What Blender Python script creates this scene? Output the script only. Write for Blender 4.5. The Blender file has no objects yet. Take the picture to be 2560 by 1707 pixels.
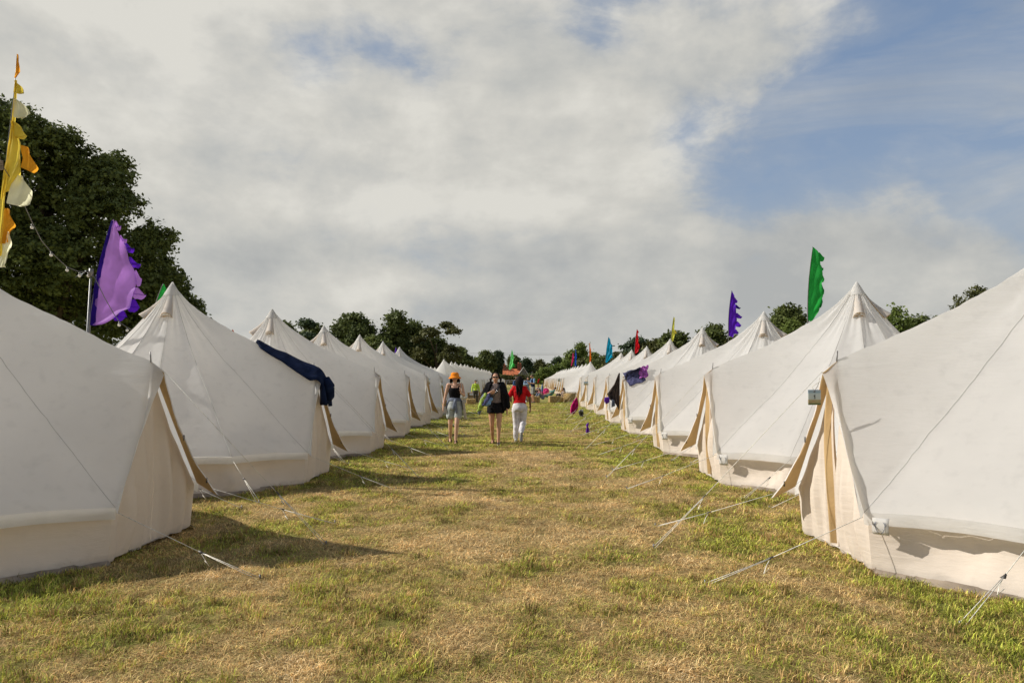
import bpy, bmesh, math, random
import numpy as np
from mathutils import Vector, Matrix, noise as mnoise
from mathutils.bvhtree import BVHTree
random.seed(7); RNG = np.random.default_rng(7)
SC = bpy.context.scene; COL = SC.collection; PI = math.pi

# ------------------------------------------------------------------ camera
FPX, CX, CY = 1890.0, 1280.0, 853.5
CAMZ = 1.5; YAW = math.radians(1.213); PITCH = math.radians(2.893)
cd = bpy.data.cameras.new('camera'); cam = bpy.data.objects.new('camera', cd); COL.objects.link(cam)
cam.location = (0, 0, CAMZ); cam.rotation_euler = (math.pi/2 + PITCH, 0, YAW)
cd.sensor_width = 36; cd.lens = 36*FPX/2560; cd.clip_end = 3000; cd.clip_start = 0.05
SC.camera = cam
_f = Vector((-math.sin(YAW)*math.cos(PITCH), math.cos(YAW)*math.cos(PITCH), math.sin(PITCH)))
_r = Vector((math.cos(YAW), math.sin(YAW), 0)); _u = _r.cross(_f)
def ray(u, v): return (_f*FPX + _r*(u-CX) + _u*(CY-v)).normalized()
def at(u, v, Y):            # photo pixel -> point of the plane y = Y
    d = ray(u, v); return Vector((0, 0, CAMZ)) + d*(Y/d.y)
def atz(u, v, z):           # photo pixel -> point at height z
    d = ray(u, v); return Vector((0, 0, CAMZ)) + d*((z-CAMZ)/d.z)

# ------------------------------------------------------------------ light
SUN_EL, SUN_AZX, SUN_AZY = math.radians(35), 0.995, -0.10     # direction light travels in plan
tr = Vector((SUN_AZX*math.cos(SUN_EL), SUN_AZY*math.cos(SUN_EL), -math.sin(SUN_EL))).normalized()
sd = bpy.data.lights.new('sun', 'SUN'); sun = bpy.data.objects.new('sun', sd); COL.objects.link(sun)
sd.energy = 5.0; sd.angle = math.radians(0.6); sd.color = (1.0, 0.95, 0.875)
sun.rotation_euler = tr.to_track_quat('-Z', 'Y').to_euler(); sun.location = (0, 0, 30)
SC.view_settings.view_transform = 'Standard'; SC.view_settings.look = 'None'
SC.view_settings.exposure = 0.12; SC.view_settings.gamma = 1.0; SC.view_settings.use_curve_mapping = False
SC.cycles.max_bounces = 8; SC.cycles.diffuse_bounces = 6; SC.cycles.transmission_bounces = 4; SC.cycles.transparent_max_bounces = 6
SC.render.film_transparent = False

def N(nt, typ, **kw):
    n = nt.nodes.new(typ)
    for k, v in kw.items():
        if k[0] == 'i' and k[1:].isdigit(): n.inputs[int(k[1:])].default_value = v
        else: setattr(n, k, v)
    return n
def L(nt, a, b): nt.links.new(a, b)
def math_(nt, op, a, b=None, c=None, clamp=False):
    n = nt.nodes.new('ShaderNodeMath'); n.operation = op; n.use_clamp = clamp
    for i, x in enumerate((a, b, c)):
        if x is None: continue
        if isinstance(x, (int, float)): n.inputs[i].default_value = x
        else: nt.links.new(x, n.inputs[i])
    return n.outputs[0]
def mixc(nt, f, a, b, mode='MIX'):
    n = nt.nodes.new('ShaderNodeMix'); n.data_type = 'RGBA'; n.blend_type = mode
    for i, x in ((0, f), (6, a), (7, b)):
        if isinstance(x, (int, float)): n.inputs[i].default_value = x
        elif isinstance(x, tuple): n.inputs[i].default_value = (*x[:3], 1)
        else: nt.links.new(x, n.inputs[i])
    return n.outputs[2]
def ramp(nt, fac, stops):
    n = nt.nodes.new('ShaderNodeValToRGB'); nt.links.new(fac, n.inputs[0])
    e = n.color_ramp.elements
    while len(e) < len(stops): e.new(0.5)
    for q, (p, c) in zip(e, stops):
        q.position = p; q.color = (*c, 1) if isinstance(c, tuple) else (c, c, c, 1)
    return n.outputs[0]

# ------------------------------------------------------------------ sky
def make_world():
    w = bpy.data.worlds.new('World'); SC.world = w; w.use_nodes = True
    nt = w.node_tree; nt.nodes.clear()
    out = N(nt, 'ShaderNodeOutputWorld')
    sky = N(nt, 'ShaderNodeTexSky'); sky.sky_type = 'NISHITA'; sky.sun_disc = False
    sky.sun_elevation = SUN_EL
    sky.sun_rotation = math.atan2(-SUN_AZX, -SUN_AZY)
    sky.air_density = 1.0; sky.dust_density = 1.6; sky.ozone_density = 1.2
    tc = N(nt, 'ShaderNodeTexCoord'); sep = N(nt, 'ShaderNodeSeparateXYZ'); L(nt, tc.outputs['Generated'], sep.inputs[0])
    X, Y, Z = sep.outputs
    az = N(nt, 'ShaderNodeMath'); az.operation = 'ARCTAN2'; L(nt, X, az.inputs[0]); L(nt, Y, az.inputs[1]); az = az.outputs[0]
    el = math_(nt, 'ARCSINE', Z)
    def fbm(scale, detail, rough, off=(0, 0, 0), dist=0.0, sz=1.5):
        mp = N(nt, 'ShaderNodeMapping'); mp.inputs['Location'].default_value = off; mp.inputs['Scale'].default_value = (1, 1, sz)
        L(nt, tc.outputs['Generated'], mp.inputs[0])
        n = N(nt, 'ShaderNodeTexNoise'); n.inputs['Scale'].default_value = scale
        n.inputs['Detail'].default_value = detail; n.inputs['Roughness'].default_value = rough
        n.inputs['Distortion'].default_value = dist
        L(nt, mp.outputs[0], n.inputs['Vector']); return n.outputs[0]
    def blob(azd, eld, sa, se):      # soft bump centred on a direction of the sky
        da = math_(nt, 'MULTIPLY', math_(nt, 'SUBTRACT', az, azd), 1/sa); de = math_(nt, 'MULTIPLY', math_(nt, 'SUBTRACT', el, eld), 1/se)
        q = math_(nt, 'ADD', math_(nt, 'MULTIPLY', da, da), math_(nt, 'MULTIPLY', de, de))
        return math_(nt, 'EXPONENT', math_(nt, 'MULTIPLY', q, -1.0))
    def total(lst):
        s_ = 0.0
        for (w_, *g) in lst: s_ = math_(nt, 'ADD', math_(nt, 'MULTIPLY', blob(*g), w_), s_)
        return s_
    o = (0.0, 0.0, 0.0)
    big = fbm(3.1, 10, 0.57, o, 0.12); big2 = fbm(3.1, 10, 0.57, (0.045, 0.012, -0.055), 0.12)
    wisp = fbm(9.0, 8, 0.6, (2, 1, 4), 0.5, 2.6); soft = fbm(1.7, 6, 0.5, (5.1, 0.7, 2.2), 0.2, 2.6)
    cover = total([(-0.185, -0.185, 0.41, 0.12, 0.045), (-0.10, -0.10, 0.37, 0.10, 0.03), (-0.14, 0.10, 0.45, 0.05, 0.05), (-0.13, -0.29, 0.39, 0.05, 0.04),
                   (-0.34, 0.50, 0.335, 0.17, 0.115), (-0.20, 0.20, 0.31, 0.06, 0.05), (-0.16, 0.62, 0.44, 0.14, 0.07), (-0.2, 0.40, 0.36, 0.09, 0.06), (-0.30, 0.33, 0.24, 0.075, 0.05), (-0.40, 0.68, 0.33, 0.16, 0.16), (-0.3, 1.1, 0.5, 0.35, 0.3), (-0.34, -1.6, 0.9, 0.6, 0.45),
                   (-0.16, -0.40, 0.52, 0.08, 0.04), (-0.18, 0.45, 0.47, 0.2, 0.05), (0.16, 0.26, 0.40, 0.14, 0.05), (0.12, 0.44, 0.40, 0.09, 0.03), (-0.10, 0.55, 0.18, 0.25, 0.07), (-0.28, -2.4, 0.7, 0.7, 0.35), (-0.25, 2.4, 0.9, 0.6, 0.4)])
    cover = math_(nt, 'SUBTRACT', cover, math_(nt, 'MULTIPLY', math_(nt, 'MULTIPLY', math_(nt, 'SUBTRACT', Z, 0.50), 2.4, clamp=True), 0.42))  # unseen cloud overhead thinned to cut ambient and deepen shade on the grass
    cover = math_(nt, 'SUBTRACT', cover, math_(nt, 'MULTIPLY', math_(nt, 'MULTIPLY', math_(nt, 'ADD', Y, -0.1), -1.5, clamp=True), 0.20))  # unseen cloud behind the camera thinned for the same darker shade
    dens = math_(nt, 'ADD', math_(nt, 'ADD', math_(nt, 'MULTIPLY', big, 1.15), cover), math_(nt, 'MULTIPLY', math_(nt, 'SUBTRACT', wisp, 0.5), 0.30))
    mask = ramp(nt, math_(nt, 'ADD', dens, 0.10), [(0.26, 0.02), (0.36, 0.16), (0.43, 0.42), (0.50, 0.80), (0.57, 0.96), (0.68, 1.0)])
    veil = fbm(2.2, 9, 0.62, (7.3, 3.3, 1.0), 0.8, 3.0)
    mask = math_(nt, 'MAXIMUM', mask, math_(nt, 'MULTIPLY', math_(nt, 'SUBTRACT', veil, 0.42), 2.1, clamp=True))
    lit = math_(nt, 'MULTIPLY', math_(nt, 'SUBTRACT', big, big2), 5.5)
    tone = math_(nt, 'ADD', math_(nt, 'MULTIPLY', math_(nt, 'SUBTRACT', soft, 0.5), 0.8), 0.60)
    tone = math_(nt, 'ADD', math_(nt, 'ADD', tone, math_(nt, 'ADD', math_(nt, 'MULTIPLY', lit, 0.60), math_(nt, 'MULTIPLY', math_(nt, 'SUBTRACT', wisp, 0.5), 0.35))), total([(0.34, -0.42, 0.40, 0.26, 0.15), (0.10, 0.0, 0.33, 0.14, 0.10), (-0.20, -0.05, 0.14, 0.5, 0.05), (-0.14, 0.25, 0.16, 0.35, 0.06), (0.14, 0.05, 0.21, 0.35, 0.03), (-0.36, 0.0, 0.01, 1.2, 0.085), (0.14, -0.05, 0.125, 0.25, 0.03), (0.12, -0.25, 0.20, 0.3, 0.05), (-0.10, 0.35, 0.10, 0.25, 0.08), (0.14, 0.36, 0.12, 0.12, 0.05)]))
    cl = ramp(nt, tone, [(0.0, (0.40, 0.41, 0.405)), (0.40, (0.485, 0.487, 0.465)), (0.72, (0.57, 0.56, 0.52)), (1.0, (0.655, 0.64, 0.59))])
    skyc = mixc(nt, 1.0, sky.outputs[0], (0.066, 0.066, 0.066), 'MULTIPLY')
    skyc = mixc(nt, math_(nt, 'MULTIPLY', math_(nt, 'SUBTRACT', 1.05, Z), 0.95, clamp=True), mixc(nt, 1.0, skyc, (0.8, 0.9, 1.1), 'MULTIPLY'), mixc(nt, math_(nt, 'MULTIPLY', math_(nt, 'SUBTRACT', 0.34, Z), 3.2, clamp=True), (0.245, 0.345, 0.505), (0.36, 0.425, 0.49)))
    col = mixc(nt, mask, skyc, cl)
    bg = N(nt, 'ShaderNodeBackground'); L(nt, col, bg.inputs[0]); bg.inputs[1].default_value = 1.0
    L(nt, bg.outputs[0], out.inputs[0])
make_world()

# ------------------------------------------------------------------ materials
def mat(name, col, rough=0.8, var=0.12, vscale=6.0, bump=0.0, bscale=60.0, trans=0.0, spec=0.2, col2=None, metal=0.0, coord='Object', tcol=None):
    m = bpy.data.materials.new(name); m.use_nodes = True; nt = m.node_tree; nt.nodes.clear()
    out = N(nt, 'ShaderNodeOutputMaterial'); tc = N(nt, 'ShaderNodeTexCoord')
    p = N(nt, 'ShaderNodeBsdfPrincipled')
    n = N(nt, 'ShaderNodeTexNoise'); n.inputs['Scale'].default_value = vscale; n.inputs['Detail'].default_value = 5
    L(nt, tc.outputs[coord], n.inputs['Vector'])
    c2 = col2 or tuple(c*(1-2.2*var) for c in col)
    c1 = col if col2 else tuple(min(1, c*(1+1.0*var)) for c in col)
    f = ramp(nt, n.outputs[0], [(0.32, 0.0), (0.68, 1.0)])
    c = mixc(nt, f, c2, c1)
    L(nt, c, p.inputs['Base Color']); p.inputs['Roughness'].default_value = rough
    p.inputs['Specular IOR Level'].default_value = spec; p.inputs['Metallic'].default_value = metal
    if bump:
        b = N(nt, 'ShaderNodeTexNoise'); b.inputs['Scale'].default_value = bscale; b.inputs['Detail'].default_value = 4
        L(nt, tc.outputs[coord], b.inputs['Vector'])
        bp = N(nt, 'ShaderNodeBump'); bp.inputs['Strength'].default_value = bump; bp.inputs['Distance'].default_value = 0.02
        L(nt, b.outputs[0], bp.inputs['Height']); L(nt, bp.outputs[0], p.inputs['Normal'])
    if trans > 0:
        t = N(nt, 'ShaderNodeBsdfTranslucent')
        if tcol: L(nt, mixc(nt, 1.0, c, tcol, 'MULTIPLY'), t.inputs[0])
        else: L(nt, c, t.inputs[0])
        ms = N(nt, 'ShaderNodeMixShader'); ms.inputs[0].default_value = trans
        L(nt, p.outputs[0], ms.inputs[1]); L(nt, t.outputs[0], ms.inputs[2]); L(nt, ms.outputs[0], out.inputs[0])
    else: L(nt, p.outputs[0], out.inputs[0])
    return m

def canvas_mat(name, col, tcol, trans):
    m = bpy.data.materials.new(name); m.use_nodes = True; nt = m.node_tree; nt.nodes.clear()
    out = N(nt, 'ShaderNodeOutputMaterial'); tc = N(nt, 'ShaderNodeTexCoord'); p = N(nt, 'ShaderNodeBsdfPrincipled')
    O = tc.outputs['Object']
    n1 = N(nt, 'ShaderNodeTexNoise'); n1.inputs['Scale'].default_value = 1.3; n1.inputs['Detail'].default_value = 6; L(nt, O, n1.inputs['Vector'])
    n2 = N(nt, 'ShaderNodeTexNoise'); n2.inputs['Scale'].default_value = 9; n2.inputs['Detail'].default_value = 6; L(nt, O, n2.inputs['Vector'])
    a = ramp(nt, n1.outputs[0], [(0.3, tuple(c*0.93 for c in col)), (0.6, col)])
    st = ramp(nt, n2.outputs[0], [(0.25, 0.935), (0.45, 1.0)])
    c = mixc(nt, 1.0, a, st, 'MULTIPLY')
    # damp dirt rising from the hem
    sep = N(nt, 'ShaderNodeSeparateXYZ'); L(nt, O, sep.inputs[0])
    dz = math_(nt, 'ADD', sep.outputs[2], math_(nt, 'MULTIPLY', n2.outputs[0], 0.12))
    d = ramp(nt, dz, [(0.05, 0.72), (0.16, 1.0)])
    c = mixc(nt, 1.0, c, d, 'MULTIPLY')
    L(nt, c, p.inputs['Base Color']); p.inputs['Roughness'].default_value = 0.9; p.inputs['Specular IOR Level'].default_value = 0.12
    # weave, small creases
    mp = N(nt, 'ShaderNodeMapping'); mp.inputs['Scale'].default_value = (2.0, 2.0, 9.0); L(nt, O, mp.inputs[0])
    b = N(nt, 'ShaderNodeTexNoise'); b.inputs['Scale'].default_value = 2.2; b.inputs['Detail'].default_value = 7; b.inputs['Roughness'].default_value = 0.6; L(nt, mp.outputs[0], b.inputs['Vector'])
    w = N(nt, 'ShaderNodeTexNoise'); w.inputs['Scale'].default_value = 240; w.inputs['Detail'].default_value = 2; L(nt, O, w.inputs['Vector'])
    h = math_(nt, 'ADD', b.outputs[0], math_(nt, 'MULTIPLY', w.outputs[0], 0.05))
    bp = N(nt, 'ShaderNodeBump'); bp.inputs['Strength'].default_value = 0.6; bp.inputs['Distance'].default_value = 0.014
    L(nt, h, bp.inputs['Height']); L(nt, bp.outputs[0], p.inputs['Normal'])
    t = N(nt, 'ShaderNodeBsdfTranslucent'); L(nt, mixc(nt, 1.0, c, tcol, 'MULTIPLY'), t.inputs[0])
    ms = N(nt, 'ShaderNodeMixShader'); ms.inputs[0].default_value = trans
    L(nt, p.outputs[0], ms.inputs[1]); L(nt, t.outputs[0], ms.inputs[2]); L(nt, ms.outputs[0], out.inputs[0])
    return m

M = {}
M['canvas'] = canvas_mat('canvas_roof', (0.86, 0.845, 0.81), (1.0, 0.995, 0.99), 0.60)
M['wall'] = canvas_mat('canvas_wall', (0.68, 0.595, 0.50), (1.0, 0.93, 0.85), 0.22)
M['tan'] = mat('tan_cloth_bounce', (0.56, 0.39, 0.19), 0.9, 0.08, 3, 0.15, 40, trans=0.3)  # bounced warm light put into colour on canvas insides; door strip shares it
M['seam'] = mat('seam_stitching', (0.56, 0.54, 0.49), 0.9, 0.1)
M['mud'] = mat('mud_flap_cloth', (0.30, 0.24, 0.18), 0.9, 0.2, 5)
M['sheet'] = mat('pale_bounce_sheet', (0.62, 0.58, 0.52), 0.8, 0.06)
M['dark'] = mat('dark_gap', (0.05, 0.04, 0.03), 0.9)
M['rope'] = mat('cotton_rope', (0.78, 0.74, 0.64), 0.9, 0.15, 40)
M['slider'] = mat('rope_slider_metal', (0.13, 0.12, 0.11), 0.5, 0.1, metal=0.3)
M['spike'] = mat('steel_spike', (0.20, 0.19, 0.18), 0.45, 0.1, metal=0.6)
M['galv'] = mat('galvanised_steel', (0.22, 0.22, 0.22), 0.5, 0.15, 8, metal=0.6)
M['wood'] = mat('weathered_wood', (0.30, 0.19, 0.10), 0.85, 0.25, 8, 0.3, 30)
M['palewood'] = mat('pale_timber', (0.50, 0.37, 0.22), 0.85, 0.2, 8, 0.2, 30)
M['hay'] = mat('hay', (0.50, 0.34, 0.14), 0.95, 0.3, 22, 0.9, 55)
M['bark'] = mat('bark', (0.10, 0.075, 0.05), 0.95, 0.3, 6, 0.6, 20)
M['skin'] = mat('fair_skin', (0.62, 0.37, 0.25), 0.6, 0.05, 5, trans=0.0, spec=0.3)
M['skin2'] = mat('tanned_skin', (0.50, 0.27, 0.16), 0.6, 0.05, 5, spec=0.3)
M['skin3'] = mat('brown_skin', (0.19, 0.095, 0.055), 0.55, 0.05, 5, spec=0.3)
M['hairdark'] = mat('dark_hair', (0.016, 0.010, 0.008), 0.75, 0.3, 60, 0.5, 150, spec=0.12)
M['hairbrown'] = mat('brown_hair', (0.07, 0.035, 0.018), 0.5, 0.3, 60, 0.5, 150, spec=0.4)
def cloth(name, col, var=0.12, sc=9, trans=0.0): 
    M[name] = mat(name, col, 0.9, var, sc, 0.35, 14, trans=trans, spec=0.1)
cloth('black_cloth', (0.010, 0.009, 0.010)); cloth('orange_felt', (0.80, 0.24, 0.02)); cloth('denim_light', (0.40, 0.42, 0.40))
cloth('bluegrey_cloth', (0.17, 0.19, 0.24)); cloth('cream_cloth', (0.60, 0.53, 0.42)); cloth('taupe_cloth', (0.22, 0.17, 0.15))
cloth('red_cloth', (0.52, 0.012, 0.015)); cloth('white_cloth', (0.66, 0.63, 0.64)); cloth('lime_cloth', (0.55, 0.75, 0.08)); cloth('sky_cloth', (0.20, 0.33, 0.52))
cloth('navy_cloth', (0.010, 0.018, 0.050), 0.2); cloth('brown_towel', (0.075, 0.055, 0.045), 0.25); cloth('denim_towel', (0.085, 0.085, 0.17), 0.3, 14)
cloth('orchid_towel', (0.42, 0.12, 0.42), 0.3, 20); cloth('magenta_towel', (0.50, 0.015, 0.16), 0.2); cloth('violet_cloth', (0.17, 0.04, 0.42), 0.2)
cloth('teal_cloth', (0.10, 0.22, 0.19)); cloth('grey_cloth', (0.24, 0.24, 0.23)); cloth('checked_cloth', (0.45, 0.16, 0.26), 0.4, 40); cloth('pink_cloth', (0.75, 0.06, 0.22)); cloth('olive_cloth', (0.07, 0.065, 0.05))
def flagmat(name, col, trans=0.58): M[name] = mat(name, col, 0.6, 0.12, 2.5, 0.1, 8, trans=trans, spec=0.15)
flagmat('flag_yellow', (0.90, 0.70, 0.10)); flagmat('flag_cream', (0.88, 0.86, 0.60)); flagmat('flag_orange_yellow', (0.85, 0.40, 0.03))
flagmat('flag_lilac', (0.60, 0.27, 0.86)); flagmat('flag_violet', (0.13, 0.02, 0.60)); flagmat('flag_indigo', (0.035, 0.01, 0.28))
flagmat('flag_green', (0.03, 0.42, 0.07)); flagmat('flag_mint', (0.16, 0.62, 0.20)); flagmat('flag_darkgreen', (0.01, 0.20, 0.04)); flagmat('flag_red', (0.70, 0.01, 0.02)); flagmat('flag_cyan', (0.01, 0.32, 0.52))
flagmat('flag_orange', (0.85, 0.18, 0.01)); flagmat('flag_blue', (0.01, 0.10, 0.55)); flagmat('flag_pink', (0.65, 0.02, 0.14)); flagmat('flag_lime', (0.75, 0.72, 0.10))

# ------------------------------------------------------------------ object helpers
def tag(o, label=None, cat=None, group=None, kind=None):
    if label: o['label'] = label
    if cat: o['category'] = cat
    if group: o['group'] = group
    if kind: o['kind'] = kind
    return o
def mesh_obj(name, verts, faces, m=None, parent=None, smooth=True):
    me = bpy.data.meshes.new(name); me.from_pydata([tuple(v) for v in verts], [], faces); me.update()
    return link(name, me, m, parent, smooth)
def link(name, me, m=None, parent=None, smooth=True):
    if smooth and len(me.polygons): me.polygons.foreach_set('use_smooth', [True]*len(me.polygons))
    if m is not None: me.materials.append(m)
    o = bpy.data.objects.new(name, me); COL.objects.link(o)
    if parent is not None: o.parent = parent
    return o
def np_obj(name, V, F, m=None, parent=None, smooth=False, matidx=None, mats=None):
    me = bpy.data.meshes.new(name); V = np.asarray(V, np.float32); F = np.asarray(F, np.int32)
    k = F.shape[1]; me.vertices.add(len(V)); me.vertices.foreach_set('co', V.ravel())
    me.loops.add(F.size); me.loops.foreach_set('vertex_index', F.ravel())
    me.polygons.add(len(F)); me.polygons.foreach_set('loop_start', np.arange(0, F.size, k, dtype=np.int32))
    me.polygons.foreach_set('loop_total', np.full(len(F), k, np.int32)) if False else None
    me.update(calc_edges=True)
    return link(name, me, m, parent, smooth)
def empty(name, loc=(0, 0, 0), rz=0, label=None, cat=None, group=None):
    o = bpy.data.objects.new(name, None); COL.objects.link(o); o.location = loc; o.rotation_euler = (0, 0, rz)
    o.empty_display_size = 0.2
    return tag(o, label, cat, group)
def children_of(o): return [c for c in o.children]
def copy_tree(o, parent=None):
    c = o.copy(); COL.objects.link(c); c.parent = parent
    for ch in list(o.children): copy_tree(ch, c)
    return c
class MB:
    def __init__(s): s.v = []; s.f = []
    def add(s, v, f):
        b = len(s.v); s.v += [tuple(x) for x in v]; s.f += [tuple(i+b for i in q) for q in f]; return s
    def box(s, c, d, rot=None):
        c = Vector(c); d = Vector(d)*0.5; vs = []
        for x in (-1, 1):
            for y in (-1, 1):
                for z in (-1, 1):
                    p = Vector((x*d.x, y*d.y, z*d.z))
                    if rot is not None: p = rot @ p
                    vs.append(c+p)
        return s.add(vs, [(0, 1, 3, 2), (4, 6, 7, 5), (0, 4, 5, 1), (2, 3, 7, 6), (0, 2, 6, 4), (1, 5, 7, 3)])
    def tube(s, pts, r, n=6, cap=True):
        pts = [Vector(p) for p in pts]
        if not isinstance(r, (list, tuple)): r = [r]*len(pts)
        vs = []; up0 = None
        for i, p in enumerate(pts):
            d = (pts[min(i+1, len(pts)-1)] - pts[max(i-1, 0)])
            d = d.normalized() if d.length > 1e-9 else Vector((0, 0, 1))
            if up0 is None: up0 = Vector((0, 0, 1)) if abs(d.z) < 0.9 else Vector((1, 0, 0))
            a = d.cross(up0).normalized(); b = a.cross(d).normalized(); up0 = b
            for k in range(n):
                t = 2*PI*k/n; vs.append(p + (a*math.cos(t)+b*math.sin(t))*r[i])
        fs = [(i*n+k, i*n+(k+1) % n, (i+1)*n+(k+1) % n, (i+1)*n+k) for i in range(len(pts)-1) for k in range(n)]
        if cap: fs += [tuple(range(n-1, -1, -1)), tuple(range((len(pts)-1)*n, len(pts)*n))]
        return s.add(vs, fs)
    def grid(s, rows):
        n = len(rows[0]); vs = [p for r in rows for p in r]
        return s.add(vs, [(i*n+k, i*n+k+1, (i+1)*n+k+1, (i+1)*n+k) for i in range(len(rows)-1) for k in range(n-1)])
    def build(s, name, m=None, parent=None, smooth=True):
        return mesh_obj(name, s.v, s.f, m, parent, smooth)
def thick(o, t, off=0):
    md = o.modifiers.new('thickness', 'SOLIDIFY'); md.thickness = t; md.offset = off; return o
def bevel(o, w, seg=2):
    md = o.modifiers.new('bevel', 'BEVEL'); md.width = w; md.segments = seg; md.limit_method = 'ANGLE'; return o

# 2-D value noise
_T = RNG.random((256, 256)).astype(np.float32)
def vn(x, y):
    x = np.asarray(x, np.float64); y = np.asarray(y, np.float64)
    xi = np.floor(x).astype(int); yi = np.floor(y).astype(int); fx = x-xi; fy = y-yi
    fx = fx*fx*(3-2*fx); fy = fy*fy*(3-2*fy); a = _T[xi & 255, yi & 255]; b = _T[(xi+1) & 255, yi & 255]
    c = _T[xi & 255, (yi+1) & 255]; d = _T[(xi+1) & 255, (yi+1) & 255]
    return (a*(1-fx)+b*fx)*(1-fy)+(c*(1-fx)+d*fx)*fy
def fb(x, y, o=4, g=0.5):
    s = 0; a = 1; t = 0
    for i in range(o):
        s = s+a*vn(x*(2**i)+17*i, y*(2**i)+31*i); t += a; a *= g
    return s/t
def ground_z(x, y):
    x = np.asarray(x, float); y = np.asarray(y, float)
    near = np.clip(1-(np.hypot(x, y)-40)/60, 0, 1)
    return (0.022*(fb(x*1.7+5, y*1.7+9, 3)-0.5)*2+0.03*(vn(x*0.35+40, y*0.35+3)-0.5))*near
def greenness(x, y):
    x = np.asarray(x, float); y = np.asarray(y, float)
    g = 0.45*fb(x*0.55+3, y*0.40+8, 4, 0.6)+0.55*fb(x*2.6+50, y*2.0+11, 4, 0.65)+0.01
    side = np.exp(-((x-2.5)/1.0)**2)*0.07+np.exp(-((x+2.6)/0.9)**2)*0.06
    mid = -0.05*np.exp(-((x+0.2)/1.5)**2)
    fore = 0.07*np.clip((x+0.2)/2.0, 0, 1)*np.clip((6.2-y)/2.0, 0, 1)-0.02*np.clip((-x-0.5)/2, 0, 1)*np.clip((6.0-y)/2.0, 0, 1)
    far = 0.12*np.clip((y-10)/12, 0, 1)*np.clip((120-y)/60, 0.3, 1)
    return g+side+mid+fore+far-0.015*np.clip((10-y)/3, 0, 1)

# ------------------------------------------------------------------ ground
def axis(stops):
    out = []
    for a, b, st in stops: out += list(np.arange(a, b, st))
    return np.array(out+[stops[-1][1]])
xs = axis([(-900, -200, 70), (-200, -40, 10), (-40, -12, 1.6), (-12, -6.5, 0.4), (-6.5, 6.5, 0.07), (6.5, 12, 0.4), (12, 40, 1.6), (40, 200, 10), (200, 900, 70)])
ys = axis([(-80, 0, 8), (0, 2.5, 0.4), (2.5, 10, 0.05), (10, 22, 0.12), (22, 60, 0.5), (60, 200, 3.5), (200, 400, 20), (400, 1500, 120)])
GX, GY = np.meshgrid(xs, ys); GZ = ground_z(GX, GY)
V = np.stack([GX, GY, GZ], -1).reshape(-1, 3); nx, ny = len(xs), len(ys)
I = np.arange(nx*ny).reshape(ny, nx)
F = np.stack([I[:-1, :-1], I[:-1, 1:], I[1:, 1:], I[1:, :-1]], -1).reshape(-1, 4)
def ground_material():
    m = bpy.data.materials.new('dry_grass_ground'); m.use_nodes = True; nt = m.node_tree; nt.nodes.clear()
    out = N(nt, 'ShaderNodeOutputMaterial'); p = N(nt, 'ShaderNodeBsdfPrincipled'); tc = N(nt, 'ShaderNodeTexCoord')
    at_ = N(nt, 'ShaderNodeAttribute'); at_.attribute_name = 'green'
    n = N(nt, 'ShaderNodeTexNoise'); n.inputs['Scale'].default_value = 14; n.inputs['Detail'].default_value = 9; n.inputs['Roughness'].default_value = 0.7; L(nt, tc.outputs['Object'], n.inputs['Vector'])
    mp = N(nt, 'ShaderNodeMapping'); mp.inputs['Scale'].default_value = (1, 0.4, 1); L(nt, tc.outputs['Object'], mp.inputs[0])
    n3 = N(nt, 'ShaderNodeTexNoise'); n3.inputs['Scale'].default_value = 0.9; n3.inputs['Detail'].default_value = 8; n3.inputs['Roughness'].default_value = 0.65; L(nt, mp.outputs[0], n3.inputs['Vector'])
    n2 = N(nt, 'ShaderNodeTexNoise'); n2.inputs['Scale'].default_value = 90; n2.inputs['Detail'].default_value = 5; n2.inputs['Roughness'].default_value = 0.8; L(nt, tc.outputs['Object'], n2.inputs['Vector'])
    straw = ramp(nt, n2.outputs[0], [(0.30, (0.17, 0.11, 0.045)), (0.50, (0.42, 0.30, 0.12)), (0.68, (0.57, 0.44, 0.20))])
    grn = ramp(nt, n2.outputs[0], [(0.30, (0.10, 0.105, 0.025)), (0.50, (0.25, 0.25, 0.06)), (0.68, (0.36, 0.34, 0.09))])
    g = math_(nt, 'ADD', math_(nt, 'ADD', at_.outputs['Fac'], math_(nt, 'MULTIPLY', math_(nt, 'SUBTRACT', n.outputs[0], 0.5), 0.35)), math_(nt, 'MULTIPLY', math_(nt, 'SUBTRACT', n3.outputs[0], 0.5), 0.3))
    f = ramp(nt, g, [(0.47, 0.0), (0.66, 1.0)])
    c = mixc(nt, f, straw, grn)
    L(nt, c, p.inputs['Base Color']); p.inputs['Roughness'].default_value = 0.95; p.inputs['Specular IOR Level'].default_value = 0.08
    bp = N(nt, 'ShaderNodeBump'); bp.inputs['Strength'].default_value = 0.9; bp.inputs['Distance'].default_value = 0.03
    L(nt, math_(nt, 'ADD', n2.outputs[0], n.outputs[0]), bp.inputs['Height']); L(nt, bp.outputs[0], p.inputs['Normal'])
    L(nt, p.outputs[0], out.inputs[0]); return m
M['ground'] = ground_material()
ground = np_obj('ground', V, F, M['ground'], smooth=True)
ga = ground.data.attributes.new('green', 'FLOAT', 'POINT'); ga.data.foreach_set('value', greenness(GX, GY).ravel().astype(np.float32))
tag(ground, 'mown festival field of straw coloured and green grass between the tents', kind='structure')

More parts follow.
